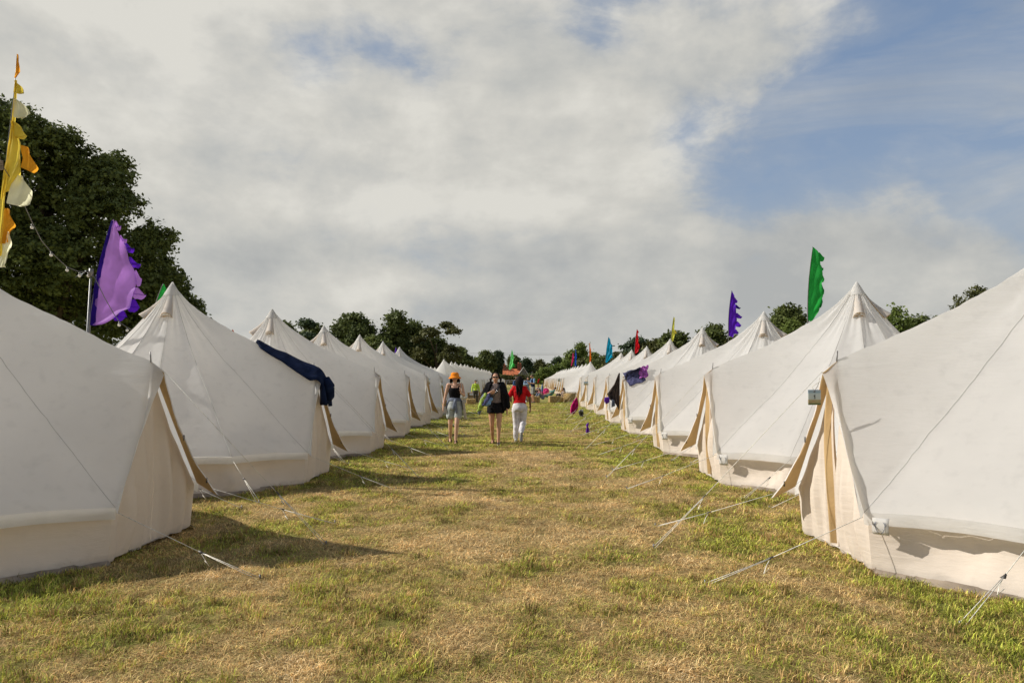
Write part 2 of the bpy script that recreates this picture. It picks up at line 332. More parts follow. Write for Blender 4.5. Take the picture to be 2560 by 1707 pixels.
# ------------------------------------------------------------------ grass blades
def blade_material():
    m = bpy.data.materials.new('grass_blades'); m.use_nodes = True; nt = m.node_tree; nt.nodes.clear()
    out = N(nt, 'ShaderNodeOutputMaterial'); 
    a = N(nt, 'ShaderNodeAttribute'); a.attribute_name = 'green'; a.attribute_type = 'INSTANCER'
    r = N(nt, 'ShaderNodeAttribute'); r.attribute_name = 'rnd'
    ri = N(nt, 'ShaderNodeAttribute'); ri.attribute_name = 'irnd'; ri.attribute_type = 'INSTANCER'
    g = math_(nt, 'ADD', a.outputs['Fac'], math_(nt, 'MULTIPLY', math_(nt, 'SUBTRACT', r.outputs['Fac'], 0.5), 0.42))
    f = ramp(nt, g, [(0.53, 0.0), (0.66, 1.0)])
    straw = ramp(nt, r.outputs['Fac'], [(0.0, (0.26, 0.145, 0.06)), (0.35, (0.62, 0.41, 0.16)), (0.8, (0.86, 0.64, 0.31)), (1.0, (0.90, 0.76, 0.52))])
    grn = ramp(nt, math_(nt, 'FRACT', math_(nt, 'MULTIPLY', r.outputs['Fac'], 7.3)), [(0.0, (0.18, 0.225, 0.03)), (0.5, (0.42, 0.46, 0.06)), (1.0, (0.66, 0.62, 0.14))])
    c = mixc(nt, f, straw, grn)
    v = math_(nt, 'ADD', math_(nt, 'MULTIPLY', ri.outputs['Fac'], 1.30), 0.32)
    vv = N(nt, 'ShaderNodeCombineXYZ'); [L(nt, v, vv.inputs[i]) for i in range(3)]
    c = mixc(nt, 1.0, c, vv.outputs[0], 'MULTIPLY')
    d = N(nt, 'ShaderNodeBsdfPrincipled'); d.inputs['Roughness'].default_value = 0.7; d.inputs['Specular IOR Level'].default_value = 0.15; L(nt, c, d.inputs['Base Color'])
    t = N(nt, 'ShaderNodeBsdfTranslucent'); L(nt, c, t.inputs[0])
    ms = N(nt, 'ShaderNodeMixShader'); ms.inputs[0].default_value = 0.22
    L(nt, d.outputs[0], ms.inputs[1]); L(nt, t.outputs[0], ms.inputs[2]); L(nt, ms.outputs[0], out.inputs[0]); return m
M['blade'] = blade_material()
def clump(name, nb, rad, hmin, hmax, lean, wid, seed):
    rs = np.random.default_rng(seed); vs = []; fs = []; rnd = []
    for i in range(nb):
        a = rs.uniform(0, 2*PI); rr = rad*math.sqrt(rs.random()); bx, by = rr*math.cos(a), rr*math.sin(a)
        h = rs.uniform(hmin, hmax); la = rs.uniform(0, 2*PI); ln = h*rs.uniform(*lean); w = wid*rs.uniform(0.6, 1.3)
        dx, dy = math.cos(la), math.sin(la); sx, sy = -dy, dx
        hz = math.sqrt(max(h*h-ln*ln*0.6, (0.15*h)**2)) if ln < 1.25*h else 0.18*h
        b = len(vs); q = rs.random()
        vs += [(bx-sx*w/2, by-sy*w/2, -0.01), (bx+sx*w/2, by+sy*w/2, -0.01),
               (bx+dx*ln*0.35+sx*w*0.45, by+dy*ln*0.35+sy*w*0.45, hz*0.62), (bx+dx*ln*0.35-sx*w*0.45, by+dy*ln*0.35-sy*w*0.45, hz*0.62),
               (bx+dx*ln, by+dy*ln, hz*(1.0 if ln < h else 0.75))]
        fs += [(b, b+1, b+2, b+3), (b+3, b+2, b+4)]; rnd += [q]*5
    me = bpy.data.meshes.new(name); me.from_pydata(vs, [], fs); me.materials.append(M['blade'])
    at_ = me.attributes.new('rnd', 'FLOAT', 'POINT'); at_.data.foreach_set('value', rnd)
    return bpy.data.objects.new(name, me)
def grass(name, label, kinds, P, idx, sc, green, hg):
    coll = bpy.data.collections.new(name+'_clumps')
    for i, k in enumerate(kinds): k.name = 'grass_clump_%02d_%s' % (i, name); coll.objects.link(k)
    me = bpy.data.meshes.new(name); me.vertices.add(len(P)); me.vertices.foreach_set('co', P.astype(np.float32).ravel())
    for an, ty, arr in (('green', 'FLOAT', green), ('irnd', 'FLOAT', RNG.random(len(P))), ('scl', 'FLOAT', sc), ('hgt', 'FLOAT', hg), ('rotz', 'FLOAT', RNG.random(len(P))*6.283)):
        me.attributes.new(an, ty, 'POINT').data.foreach_set('value', np.asarray(arr, np.float32))
    me.attributes.new('pick', 'INT', 'POINT').data.foreach_set('value', np.asarray(idx, np.int32))
    o = bpy.data.objects.new(name, me); COL.objects.link(o); tag(o, label, 'grass', kind='stuff')
    ng = bpy.data.node_groups.new(name+'_scatter', 'GeometryNodeTree')
    ng.interface.new_socket('Geometry', in_out='INPUT', socket_type='NodeSocketGeometry')
    ng.interface.new_socket('Geometry', in_out='OUTPUT', socket_type='NodeSocketGeometry')
    gi = ng.nodes.new('NodeGroupInput'); go = ng.nodes.new('NodeGroupOutput')
    ci = ng.nodes.new('GeometryNodeCollectionInfo'); ci.inputs[0].default_value = coll
    ci.inputs['Separate Children'].default_value = True; ci.inputs['Reset Children'].default_value = True
    ip = ng.nodes.new('GeometryNodeInstanceOnPoints'); ip.inputs['Pick Instance'].default_value = True
    def na(nm, t):
        q = ng.nodes.new('GeometryNodeInputNamedAttribute'); q.data_type = t; q.inputs[0].default_value = nm; return q.outputs[0]
    cx = ng.nodes.new('ShaderNodeCombineXYZ'); ng.links.new(na('rotz', 'FLOAT'), cx.inputs[2])
    ng.links.new(gi.outputs[0], ip.inputs['Points']); ng.links.new(ci.outputs[0], ip.inputs['Instance'])
    ng.links.new(na('pick', 'INT'), ip.inputs['Instance Index']); ng.links.new(cx.outputs[0], ip.inputs['Rotation'])
    sc3 = ng.nodes.new('ShaderNodeCombineXYZ'); a_ = na('scl', 'FLOAT'); ng.links.new(a_, sc3.inputs[0]); ng.links.new(a_, sc3.inputs[1]); ng.links.new(na('hgt', 'FLOAT'), sc3.inputs[2]); ng.links.new(sc3.outputs[0], ip.inputs['Scale']); ng.links.new(ip.outputs[0], go.inputs[0])
    md = o.modifiers.new('scatter', 'NODES'); md.node_group = ng
    return o
def scatter(y0, y1, dens, xl, xr):
    ar = (y1-y0)*(xr(y1)-xl(y1)); n = int(ar*dens)
    y = RNG.uniform(y0, y1, n); x = RNG.uniform(xl(y1), xr(y1), n)
    k = (x > np.vectorize(xl)(y)) & (x < np.vectorize(xr)(y)); return x[k], y[k]
def make_grass():
    xl = lambda y: max(-0.74*y-0.8, -6.4); xr = lambda y: min(0.72*y+0.8, 6.0)
    near = [clump('s', 34, 0.085, 0.03, 0.065, (1.0, 1.8), 0.0036, 1), clump('s', 34, 0.085, 0.02, 0.05, (0.6, 1.6), 0.0030, 2), clump('s', 30, 0.09, 0.03, 0.075, (0.9, 1.7), 0.003, 3),
            clump('g', 26, 0.06, 0.02, 0.050, (0.4, 1.2), 0.0042, 4), clump('g', 26, 0.06, 0.025, 0.060, (0.4, 1.3), 0.0045, 5), clump('g', 22, 0.05, 0.04, 0.10, (0.4, 1.1), 0.005, 6)]
    for tier, (y0, y1, dens, s0) in enumerate([(2.9, 6.2, 380, 1.0), (6.2, 11, 190, 1.4), (11, 20, 90, 2.0), (20, 50, 26, 3.2)]):
        x, y = scatter(y0, y1, dens, xl, xr)
        g = greenness(x, y); z = ground_z(x, y)
        isg = (g + RNG.normal(0, 0.06, len(x))) > 0.565
        idx = np.where(isg, RNG.integers(3, 6, len(x)), RNG.integers(0, 3, len(x)))
        big = (idx == 5) & (fb(x*2.1+9, y*2.1, 2) < 0.56); idx[big] = 3
        kinds = near if tier == 0 else [bpy.data.objects.new(k.name, k.data) for k in near]
        sc = s0*RNG.uniform(0.7, 1.25, len(x))
        grass('grass' , ['short straw and green grass blades in the foreground', 'matted grass of the middle lawn before the walkers', 'mown grass around the walking people', 'mown grass by the hay bales and beyond'][tier], kinds, np.stack([x, y, z], -1), idx, sc, g, sc/s0*(1.0, 0.95, 0.9, 0.9)[tier]*RNG.uniform(0.6, 1.15, len(x)))
make_grass()

# ------------------------------------------------------------------ bell tents (door towards local +x)
TH = 2.98
TIES = [math.radians(a) for a in (46, 73, 100, 127, 153, 180, 207, 233, 260, 287, 314)]
RT = 2.24; ZE = 0.50
APEX = Vector((2.19, 0, 1.67))
def corner(s): return Vector((2.31, 0.76*s, 0.47))
def edge_pts(na, ne):
    """closed edge of the roof from apex round to apex; returns points and (tie index) flags"""
    P = []; key = []
    ring = [corner(1)] + [Vector((RT*math.cos(a), RT*math.sin(a), ZE)) for a in TIES] + [corner(-1)]
    for i in range(na):
        t = i/na; P.append(APEX.lerp(ring[0], t) + Vector((0.03*math.sin(PI*t), -0.07*math.sin(PI*t), 0))); key.append(('a', t))
    for j in range(len(ring)-1):
        for i in range(ne):
            t = i/ne; p = ring[j].lerp(ring[j+1], t); q = math.sin(PI*t)
            n = Vector((p.x, p.y, 0)).normalized(); p = p - n*0.025*q + Vector((0, 0, 0.02*q)); P.append(p); key.append(('e', t))
    for i in range(na+1):
        t = i/na; P.append(ring[-1].lerp(APEX, t) + Vector((0.03*math.sin(PI*t), 0.07*math.sin(PI*t), 0))); key.append(('b', t))
    return P, key, ring
def roof_point(B, kind, ts, t, seed=0.0):
    P0 = Vector((0, 0, TH-0.16)); p = P0.lerp(B, t)
    ang = math.atan2(B.y, B.x); door = math.exp(-(ang/0.42)**2)
    sag = (0.055 + 0.03*door)*(4*t*(1-t))**1.0*(0.7+0.6*(1-t))
    p.z -= sag
    p.z += 0.16*(1-t)**9
    r = math.hypot(p.x, p.y)
    if kind == 'e': # each gore slightly hollow between its seams
        q = math.sin(PI*ts); p -= Vector((math.cos(ang)*0.55, math.sin(ang)*0.55, 0.83))*0.035*q*math.sin(PI*min(1, t*1.05))**0.8
    w = mnoise.noise(Vector((p.x*1.1+seed, p.y*1.1, p.z*1.1)))*0.016*min(1, t*3)*min(1, (1-t)*6+0.2)
    w += mnoise.noise(Vector((ang*9+seed, t*2.2, seed)))*0.010*min(1, t*3)
    # tension creases running off the door corners and the cap
    w += 0.013*math.sin(ang*34+seed*2+3*t)*math.exp(-((t-0.14)/0.14)**2)
    w += 0.016*math.sin((p.z*9+p.x*5)+seed)*math.exp(-((abs(ang)-0.40)/0.16)**2)*max(0, t-0.45)*1.6
    w += 0.012*mnoise.noise(Vector((ang*3.1+seed*2, t*4, 7)))+0.008*mnoise.noise(Vector((p.x*5, p.y*5, p.z*16+seed)))+0.010*abs(mnoise.noise(Vector((p.x*2.3+seed, p.y*2.3, p.z*2.3+5))))*min(1, t*2)
    n = Vector((math.cos(ang)*0.6, math.sin(ang)*0.6, 0.8)); return p + n*w*min(1, (1-t)*9)
def build_tent(name, label, group, seed, near, detail=2, strip=True, gap=False, ropes=True):
    root = empty(name, label=label, cat='tent', group=group)
    na, ne, nt_ = {2: (16, 10, 40), 1: (8, 5, 20), 0: (4, 2, 9)}[detail]
    P, key, ring = edge_pts(na, ne)
    rows = []
    for (p, (k, ts)) in zip(P, key): rows.append([roof_point(p, k, ts, (j+0.35)/(nt_+0.35) if j < nt_ else 1.0, seed) for j in range(nt_+1)])
    mb = MB(); mb.grid(rows); top = len(mb.v); mb.v.append((0, 0, TH-0.012))
    n = nt_+1
    for i in range(len(rows)-1): mb.f.append((i*n, (i+1)*n, top))
    roof = mb.build('roof', M['canvas'], root)
    # valance hanging from the eave
    E = [p for p, (k, _) in zip(P, key) if k == 'e'] + [ring[-1]]
    mb = MB(); vr = []
    for i, p in enumerate(E):
        nrm = Vector((p.x, p.y, 0)).normalized(); wv = 0.006*math.sin(i*1.7+seed)
        vr.append([p+nrm*0.003, p+nrm*(0.006+wv*0.5)+Vector((0, 0, -0.05)), p+nrm*(0.002-wv)+Vector((0, 0, -0.095))])
    mb.grid(vr).build('valance', M['canvas'], root)
    # wall
    mb = MB(); wr = []; mr = []; ncol = 8 if detail else 3
    K = [(p, ts) for p, (k, ts) in zip(P, key) if k == 'e'] + [(ring[-1], 0)]
    for i, (p, ts) in enumerate(K):
        nrm = Vector((p.x, p.y, 0)).normalized(); a = math.atan2(p.y, p.x); col = []
        base = 0.035 + 0.025*mnoise.noise(Vector((a*5, seed, 2)))
        for j in range(ncol+1):
            v = j/ncol; ef = min(1.0, min(i, len(K)-1-i)/4); q = Vector((p.x, p.y, 0)) - nrm*((0.105-0.10*v)*ef+(0.03+0.03*v)*(1-ef))
            fold = (0.020*mnoise.noise(Vector((a*6+seed, v*1.5+a*2, 4)))+0.012*math.sin(a*40+v*5+seed*3)*v)*math.sin(PI*min(1, v*0.8+0.1))
            fold -= 0.05*math.sin(PI*ts)*math.sin(PI*v)*0.6
            fold = (fold*3.0+0.014*math.sin(a*48+v*9+seed)*mnoise.noise(Vector((a*2, v, seed)))*2.5)*ef*min(1.0, 0.15+v*2.0); q += nrm*fold; q.z = (p.z-0.02)*(1-v)+base*v; col.append(q)
        wr.append(col)
        b = col[-1]; mr.append([b-nrm*0.015+Vector((0, 0, 0.02)), Vector((b.x, b.y, 0.005))+nrm*(0.03+0.05*abs(mnoise.noise(Vector((a*4, seed, 9)))))])
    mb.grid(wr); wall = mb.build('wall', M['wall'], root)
    MB().grid(mr).build('mud_flap', M['mud'], root)
    gs = MB(); ns = len(K); gs.v = [(0, 0, 0.045)]+[(p.x*0.965, p.y*0.965, 0.045) for p, _ in K]; gs.f = [(0, i+1, (i+1) % ns+1) for i in range(ns)]
    gs.build('bounce_groundsheet', M['sheet'], root)  # unseen pale floor, added to bounce light up into the canvas
    # door halves
    nu, nv = (26, 16) if detail == 2 else ((12, 8) if detail == 1 else (4, 3))
    for s in (1, -1):
        C = corner(s); A = APEX+Vector((0.0, 0, -0.03)); Fp = Vector((2.21, 0.004*s, 0.03)); nC = Vector((C.x, C.y, 0)).normalized(); G = Vector((C.x, C.y, 0.03))-nC*0.06; rws = []
        for i in range(nu+1):
            u = i/nu; T = A.lerp(C-nC*0.03+Vector((0, 0, -0.02)), u)+Vector((0.0, -0.07*s*math.sin(PI*u), 0)); Bq = Fp.lerp(G, u); col = []
            Bq.z = 0.03+0.025*mnoise.noise(Vector((u*3+seed, s, 1)))
            for j in range(nv+1):
                v = j/nv; q = T.lerp(Bq, v)
                f = (0.034*math.sin(u*19+seed+1.5*math.sin(v*2))*min(1, v*1.5)+0.018*math.sin(u*41+seed*2+2*v)*v+0.055*mnoise.noise(Vector((u*5, v*1.2+seed, s))))*math.sin(PI*min(0.97, 0.12+v*0.75))
                f += 0.05*math.sin(PI*v)*math.sin(PI*u)
                f *= 1-u**8
                q.x += f; col.append(q)
            rws.append(col)
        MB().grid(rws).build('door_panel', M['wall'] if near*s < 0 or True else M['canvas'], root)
        # storm flap hanging off the roof edge beside the door; tan layer inside carries bounced light in its colour
        isnear = (s == near)
        tipo = Vector((2.40, 0.90*s, 0.44)) if isnear else Vector((2.58, 0.64*s, 0.36))
        beak = APEX+Vector((0.13, 0, -0.10)); rw = []; rl = []; nf = 16 if detail == 2 else (8 if detail else 3)
        for i in range(nf+1):
            u = i/nf; a = APEX.lerp(corner(s), u)+Vector((0.03*math.sin(PI*u), -0.07*s*math.sin(PI*u), 0)); b = beak.lerp(tipo, u)+Vector((-0.06*math.sin(PI*u), -0.05*s*math.sin(PI*u), -0.04*math.sin(PI*u)))
            r1 = []; r2 = []
            for j in range(6):
                v = j/5; q = a.lerp(b, v); wv = 0.018*math.sin(u*21+v*3+seed)*v*(1.0 if isnear else 0.45)+0.03*math.sin(PI*v)*math.sin(PI*u)
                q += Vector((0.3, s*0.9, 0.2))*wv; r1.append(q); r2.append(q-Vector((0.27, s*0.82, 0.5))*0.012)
            rw.append(r1); rl.append(r2)
        fl = MB().grid(rw).build('storm_flap', M['canvas'], root)
        if not isnear: MB().grid(rl).build('bounce_tan_layer', M['tan'], fl)
        if detail == 2 and not isnear:
            for u in (0.55, 0.93):
                q = rl[int(u*nf)][4]; MB().box(q+Vector((0.01, -0.01*s, 0)), (0.012, 0.012, 0.05)).build('toggle', M['slider'], root)
    if strip or gap:
        rws = []; n2 = 24 if detail == 2 else 8
        z0, z1 = (0.04, 0.97) if strip else (0.40, 0.62)
        for i in range(n2+1):
            v = z0+(z1-z0)*i/n2; c = (APEX+Vector((0.0, 0, -0.03))).lerp(Vector((2.21, 0, 0.03)), v); c.x += 0.05+0.05*math.sin(PI*v)
            wdt = (0.019+0.012*math.sin(v*9+seed))*(1 if strip else 0.35*math.sin(PI*i/n2)+0.02); yo = 0.02*math.sin(v*7+seed)+(-0.0)
            fo = 0.02*near*(1 if strip else 0)
            rws.append([c+Vector((-0.03, yo-wdt-fo, 0)), c+Vector((0.012, yo-wdt*0.3, 0)), c+Vector((0.0, yo+wdt*0.4, 0)), c+Vector((-0.035, yo+wdt+fo, 0))])
        MB().grid(rws).build('door_gap', M['tan'] if strip else M['dark'], root)
    # peak cap and vent hoods
    mb = MB(); rr = []
    for i in range(25):
        a = 2*PI*i/24
        rr.append([Vector((0.008*math.cos(a), 0.008*math.sin(a), TH+0.012)), Vector((0.06*math.cos(a), 0.06*math.sin(a), TH-0.075)), Vector((0.128*math.cos(a), 0.128*math.sin(a), TH-0.20+0.004*math.sin(a*7)))])
    mb.grid(rr).build('peak_cap', M['canvas'], root)
    if detail:
        for a0 in ((-1.35, -2.8, 1.75) if near < 0 else (1.25, 2.7, -1.75)):
            rows2 = []; rin = []
            for i in range(9):
                w = (i/8-0.5)*2; col = []; c2 = []
                for j in range(6):
                    v = j/5; rad = 0.11+0.26*v; sp = (0.03+0.06*v)/rad
                    a = a0+w*sp; lift = 0.12*v*math.sqrt(max(0, 1-w*w*0.98))*(0.5+0.5*v)+0.006
                    zc = TH-0.16+0.16*(1-rad/RT)**9-(TH-0.16-ZE)*rad/RT-0.10*(4*(rad/RT)*(1-rad/RT))*1.25
                    nn = Vector((math.cos(a0)*0.72, math.sin(a0)*0.72, 0.69))
                    q = Vector((rad*math.cos(a), rad*math.sin(a), zc))+nn*lift; col.append(q); c2.append(q-nn*0.010+Vector((0, 0, -0.002)))
                rows2.append(col); rin.append(c2)
            vh = MB().grid(rows2).build('vent_hood', M['canvas'], root)
            MB().grid(rin).build('bounce_tan_layer', M['tan'], vh)  # tan inner layer, bounced light under the hood put into its colour
            # dark/tan mesh window below the hood mouth
            rad = 0.365; mbk = MB(); pts = []
            lo = [r[5] for r in rin]; base = []
            for w in range(9):
                a = a0+(w/8-0.5)*2*0.09/rad; zc = TH-0.16+0.16*(1-rad/RT)**9-(TH-0.16-ZE)*rad/RT-0.10*(4*(rad/RT)*(1-rad/RT))*1.25
                base.append(Vector((rad*math.cos(a)*0.93, rad*math.sin(a)*0.93, zc+0.02)))
            mbk.grid([[x, y*0.35+x*0.65] for x, y in zip(base, [Vector(l)*1.0 for l in lo])])
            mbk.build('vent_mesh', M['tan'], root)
    # seams
    if detail == 2:
        idx = [i for i, (k, ts) in enumerate(key) if (k == 'e' and ts == 0)] + [na+ne*(len(TIES)+1)]
        for i in idx:
            MB().tube([rows[i][j]+Vector((rows[i][j].x, rows[i][j].y, 1.2)).normalized()*0.001 for j in range(0, nt_+1, 1)], 0.003, 4).build('seam', M['seam'], root)
    if detail:
        MB().tube([APEX+Vector((0, 0, -0.02)), APEX+Vector((-0.01, 0, 0.085))], 0.006, 5).build('pole_spike', M['spike'], root)
    if ropes:
        def rope(a, b, sl=0.62, side=0.06):
            a, b = Vector(a), Vector(b); m = a.lerp(b, sl); m.z -= 0.01
            pd = (b-a).cross(Vector((0, 0, 1))).normalized()*side
            mb = MB(); mb.tube([a, m], 0.0028, 5); mb.tube([m+pd*0.1, b+pd], 0.0026, 5); mb.tube([m-pd*0.1, b-pd*0.4], 0.0026, 5)
            if detail == 2: mb.tube([m, m+Vector((0.03, 0, -0.05)), m+Vector((0.06, 0.02, -0.11)), m+Vector((0.02, 0.03, -0.07))], 0.003, 4)
            g = mb.build('guy_rope', M['rope'], root)
            if detail:
                d = (b-a).normalized(); q = MB(); sx = pd.normalized()
                q.add([m-d*0.02+sx*0.008, m-d*0.02-sx*0.008, m+d*0.02+sx*0.020, m+d*0.02-sx*0.020, m-d*0.02+Vector((0, 0, 0.010)), m+d*0.02+Vector((0, 0, 0.010))], [(0, 1, 3, 2), (0, 2, 5, 4), (1, 4, 5, 3), (0, 4, 1), (2, 3, 5)])
                q.build('rope_slider', M['slider'], g)
                MB().tube([b+pd*0.3+Vector((0, 0, 0.035)), b+pd*0.3+Vector((0, 0, -0.02))], 0.008, 5).build('tent_peg', M['spike'], g)
        rope(beak, Vector((3.80, -0.10*near, 0.0)), 0.70)
        rope(corner(1)+Vector((0.02, 0.02, -0.03)), Vector((3.62, 1.1, 0)), 0.6, 0.03); rope(corner(-1)+Vector((0.02, -0.02, -0.03)), Vector((3.62, -1.1, 0)), 0.6, 0.03)
        for k in (0, len(TIES)-1):
            a = TIES[k]; rope((RT*math.cos(a), RT*math.sin(a), ZE-0.03), (3.05*math.cos(a*0.9 if k == 0 else a), 3.05*math.sin(a*0.9 if k == 0 else a), 0), 0.45, 0.03)
    return root, roof
def place(o, x, y, rz): o.location = (x, y, 0); o.rotation_euler = (0, 0, rz); o.scale = (1, 1, 1+(0.012*math.sin(y*7.3) if y > 13 else 0))
TL, TR = {}, {}
def bvh_world(obj):
    bpy.context.view_layer.update(); mw = Matrix.Translation(obj.parent.location) @ obj.parent.rotation_euler.to_matrix().to_4x4()
    vs = [mw @ v.co for v in obj.data.vertices]; return BVHTree.FromPolygons(vs, [tuple(p.vertices) for p in obj.data.polygons]), mw
GL, GR = 'bell tents of the left row', 'bell tents of the right row'
left_near = [(-5.64, 6.85, 0.00, 'near left bell tent cut by the photo edge, its shaded side towards us'),
             (-5.44, 11.4, 0.02, 'bell tent with a navy blanket thrown over its door ridge'),
             (-5.42, 15.85, 0.0, 'cream bell tent on the left just beyond the navy blanket tent'),
             (-5.52, 20.3, 0.06, 'fourth bell tent of the left row, small number card by its door'),
             (-5.60, 25.0, -0.06, 'fifth bell tent of the left row, wrinkled front beside its door'),
             (-5.65, 29.3, 0.02, 'sixth bell tent of the left row, narrow tan flap showing'),
             (-5.70, 33.4, 0.0, 'last tent of the near left block, behind the orange hat')]
right_near = [(4.92, 6.75, PI, 'near right bell tent with number 1 card hanging by its door'),
              (5.0, 11.55, PI-0.02, 'second bell tent on the right with wide tan flap and cloth label'),
              (5.02, 16.15, PI-0.03, 'third bell tent on the right, between the towels and the purple flag'),
              (5.03, 21.85, PI+0.03, 'bell tent on the right with towels drying on its roof and door'),
              (5.10, 27.2, PI+0.02, 'fifth bell tent of the right row, just past the brown towel'),
              (5.20, 33.2, PI-0.02, 'sixth bell tent of the right row, below the red flag'),
              (5.20, 38.0, PI, 'seventh bell tent of the right row, beside the magenta towel'),
              (5.20, 42.3, PI, 'last tent of the near right block, behind the hay bench')]
for i, (x, y, rz, lab) in enumerate(left_near):
    if i < 5: t, rf = build_tent('bell_tent', lab, GL, 1.3*i+0.4, -1, 2 if i < 4 else 1, strip=False)
    else: t = copy_tree(TL[4][0]); t['label'] = lab; rf = [c for c in t.children if c.name.startswith('roof')][0]
    place(t, x, y, rz); TL[i] = (t, rf)
for i, (x, y, rz, lab) in enumerate(right_near):
    if i < 5: t, rf = build_tent('bell_tent', lab, GR, 1.7*i+9.1, 1, 2 if i < 4 else 1, strip=True)
    else: t = copy_tree(TR[4][0]); t['label'] = lab; rf = [c for c in t.children if c.name.startswith('roof')][0]
    place(t, x, y, rz); TR[i] = (t, rf)
# the far blocks beyond the crossing
farL, _ = build_tent('bell_tent', '', '', 3.3, -1, 0, strip=False, ropes=False)
farR, _ = build_tent('bell_tent', '', '', 5.3, 1, 0, strip=True, ropes=False)
ORD = ['first', 'second', 'third', 'fourth', 'fifth', 'sixth', 'seventh', 'eighth', 'ninth', 'tenth', 'eleventh', 'twelfth', 'thirteenth', 'last']
ly = [51.0, 55.6, 59.5, 63.6, 67.5, 71.6, 75.7, 81, 86.5, 92, 98, 104, 110]
for i, y in enumerate(ly):
    t = farL if i == 0 else copy_tree(farL)
    tag(t, '%s small tent from the near end of the far left block, behind the walkers' % ORD[i if i < 12 else 13] if i else 'first bell tent of the far left block, behind the orange hat', 'tent', 'far bell tents beyond the crossing, left' if i else GL)
    place(t, -5.68+0.05*math.sin(i*2.2), y, 0.04*math.sin(i)); t.location.z = -0.12
ry = [63, 68.5, 73.2, 78, 82.5, 87, 92, 97, 102.5, 108, 114, 120, 127, 135]
for i, y in enumerate(ry):
    t = farR if i == 0 else copy_tree(farR)
    tag(t, '%s small tent from the hay bench end of the far right block' % ORD[i] if i else 'first bell tent of the far right block, past the hay bench', 'tent', 'far bell tents beyond the crossing, right' if i else GR)
    place(t, 5.2+0.05*math.sin(i*1.2), y, PI+0.04*math.sin(i*3))
for i, (u, v) in enumerate([(1068, 915), (1077, 916.5), (1087, 917), (1097, 918)]):
    t = copy_tree(farL); tag(t, '%s of four tiny tent peaks showing left of the orange hat' % ['leftmost', 'second from left', 'third from left', 'rightmost'][i], 'tent', 'distant second row tents')
    Y = 84+i*4; p = at(u, v, Y); place(t, p.x, Y, 0); t.location.z = p.z-TH

# ------------------------------------------------------------------ tent fittings that hang on their own
def drape(name, label, cat, m, poly_fn, nu, nv, bvh, off=0.025, fold=0.012, seed=0, group=None):
    """cloth laid on a roof: poly_fn(u,v)->pixel; the roof under that pixel carries it"""
    rows = []
    for i in range(nu+1):
        row = []
        for j in range(nv+1):
            u, v = i/nu, j/nv; px, py = poly_fn(u, v); d = ray(px, py); o = Vector((0, 0, CAMZ)); hit = bvh.ray_cast(o, d)
            f = fold*math.sin(u*13+seed+2*v)+fold*mnoise.noise(Vector((u*6+seed, v*6, 1)))*2
            if hit[0] is None: row.append(None)
            else: row.append(hit[0]-d*(off+abs(f)*1.0)+Vector((0, 0, 0.01)))
        rows.append(row)
    for i in range(nu+1):
        for j in range(nv+1):
            if rows[i][j] is None:
                best = min(((a-i)**2+(b-j)**2, a, b) for a in range(nu+1) for b in range(nv+1) if rows[a][b] is not None)
                px, py = poly_fn(i/nu, j/nv); Y = rows[best[1]][best[2]].y; rows[i][j] = at(px, py, Y-0.01)
    o = MB().grid(rows).build(name, m); thick(o, 0.012); tag(o, label, cat, group); return o
def quad(a, b, c, d, wob=0.0):
    def f(u, v):
        x = (a[0]*(1-u)+b[0]*u)*(1-v)+(d[0]*(1-u)+c[0]*u)*v; y = (a[1]*(1-u)+b[1]*u)*(1-v)+(d[1]*(1-u)+c[1]*u)*v
        return x+wob*math.sin(v*9), y+wob*math.sin(u*11)
    return f
bR4, mR4 = bvh_world(TR[3][1])
drape('denim_towel', 'slate blue towel spread on the roof of the right hand tent', 'towel', M['denim_towel'], quad((1556, 932), (1600, 919), (1614, 953), (1573, 966), 1.2), 24, 18, bR4, 0.03, 0.010, 1)
drape('orchid_towel', 'pink purple towel crumpled over the slate blue towel', 'towel', M['orchid_towel'], quad((1599, 918), (1620, 914), (1619, 943), (1598, 946), 1.6), 20, 18, bR4, 0.07, 0.02, 5)
def hang(name, label, cat, m, outline_rows, Yf, fold=0.02, th=0.012, seed=0, freq=22, parent=None):
    """cloth hung in the open: rows of (left px, right px, py); Yf(u,v) its depth"""
    rows = []
    for j, (x0, x1, y0, y1) in enumerate(outline_rows):
        n = 18; row = []
        for i in range(n+1):
            u = i/n; v = j/(len(outline_rows)-1)
            row.append(at(x0+(x1-x0)*u, y0+(y1-y0)*u, Yf(u, v)+fold*math.sin(u*freq+seed+v*2)*min(1, v*2+0.15)))
        rows.append(row)
    o = MB().grid(rows).build(name, m, parent); thick(o, th)
    if not parent: tag(o, label, cat)
    return o
def interp_rows(keys, n):
    out = []
    for k in range(n+1):
        t = k/n*(len(keys)-1); i = min(int(t), len(keys)-2); f = t-i
        out.append(tuple(keys[i][q]*(1-f)+keys[i+1][q]*f for q in range(4)))
    return out
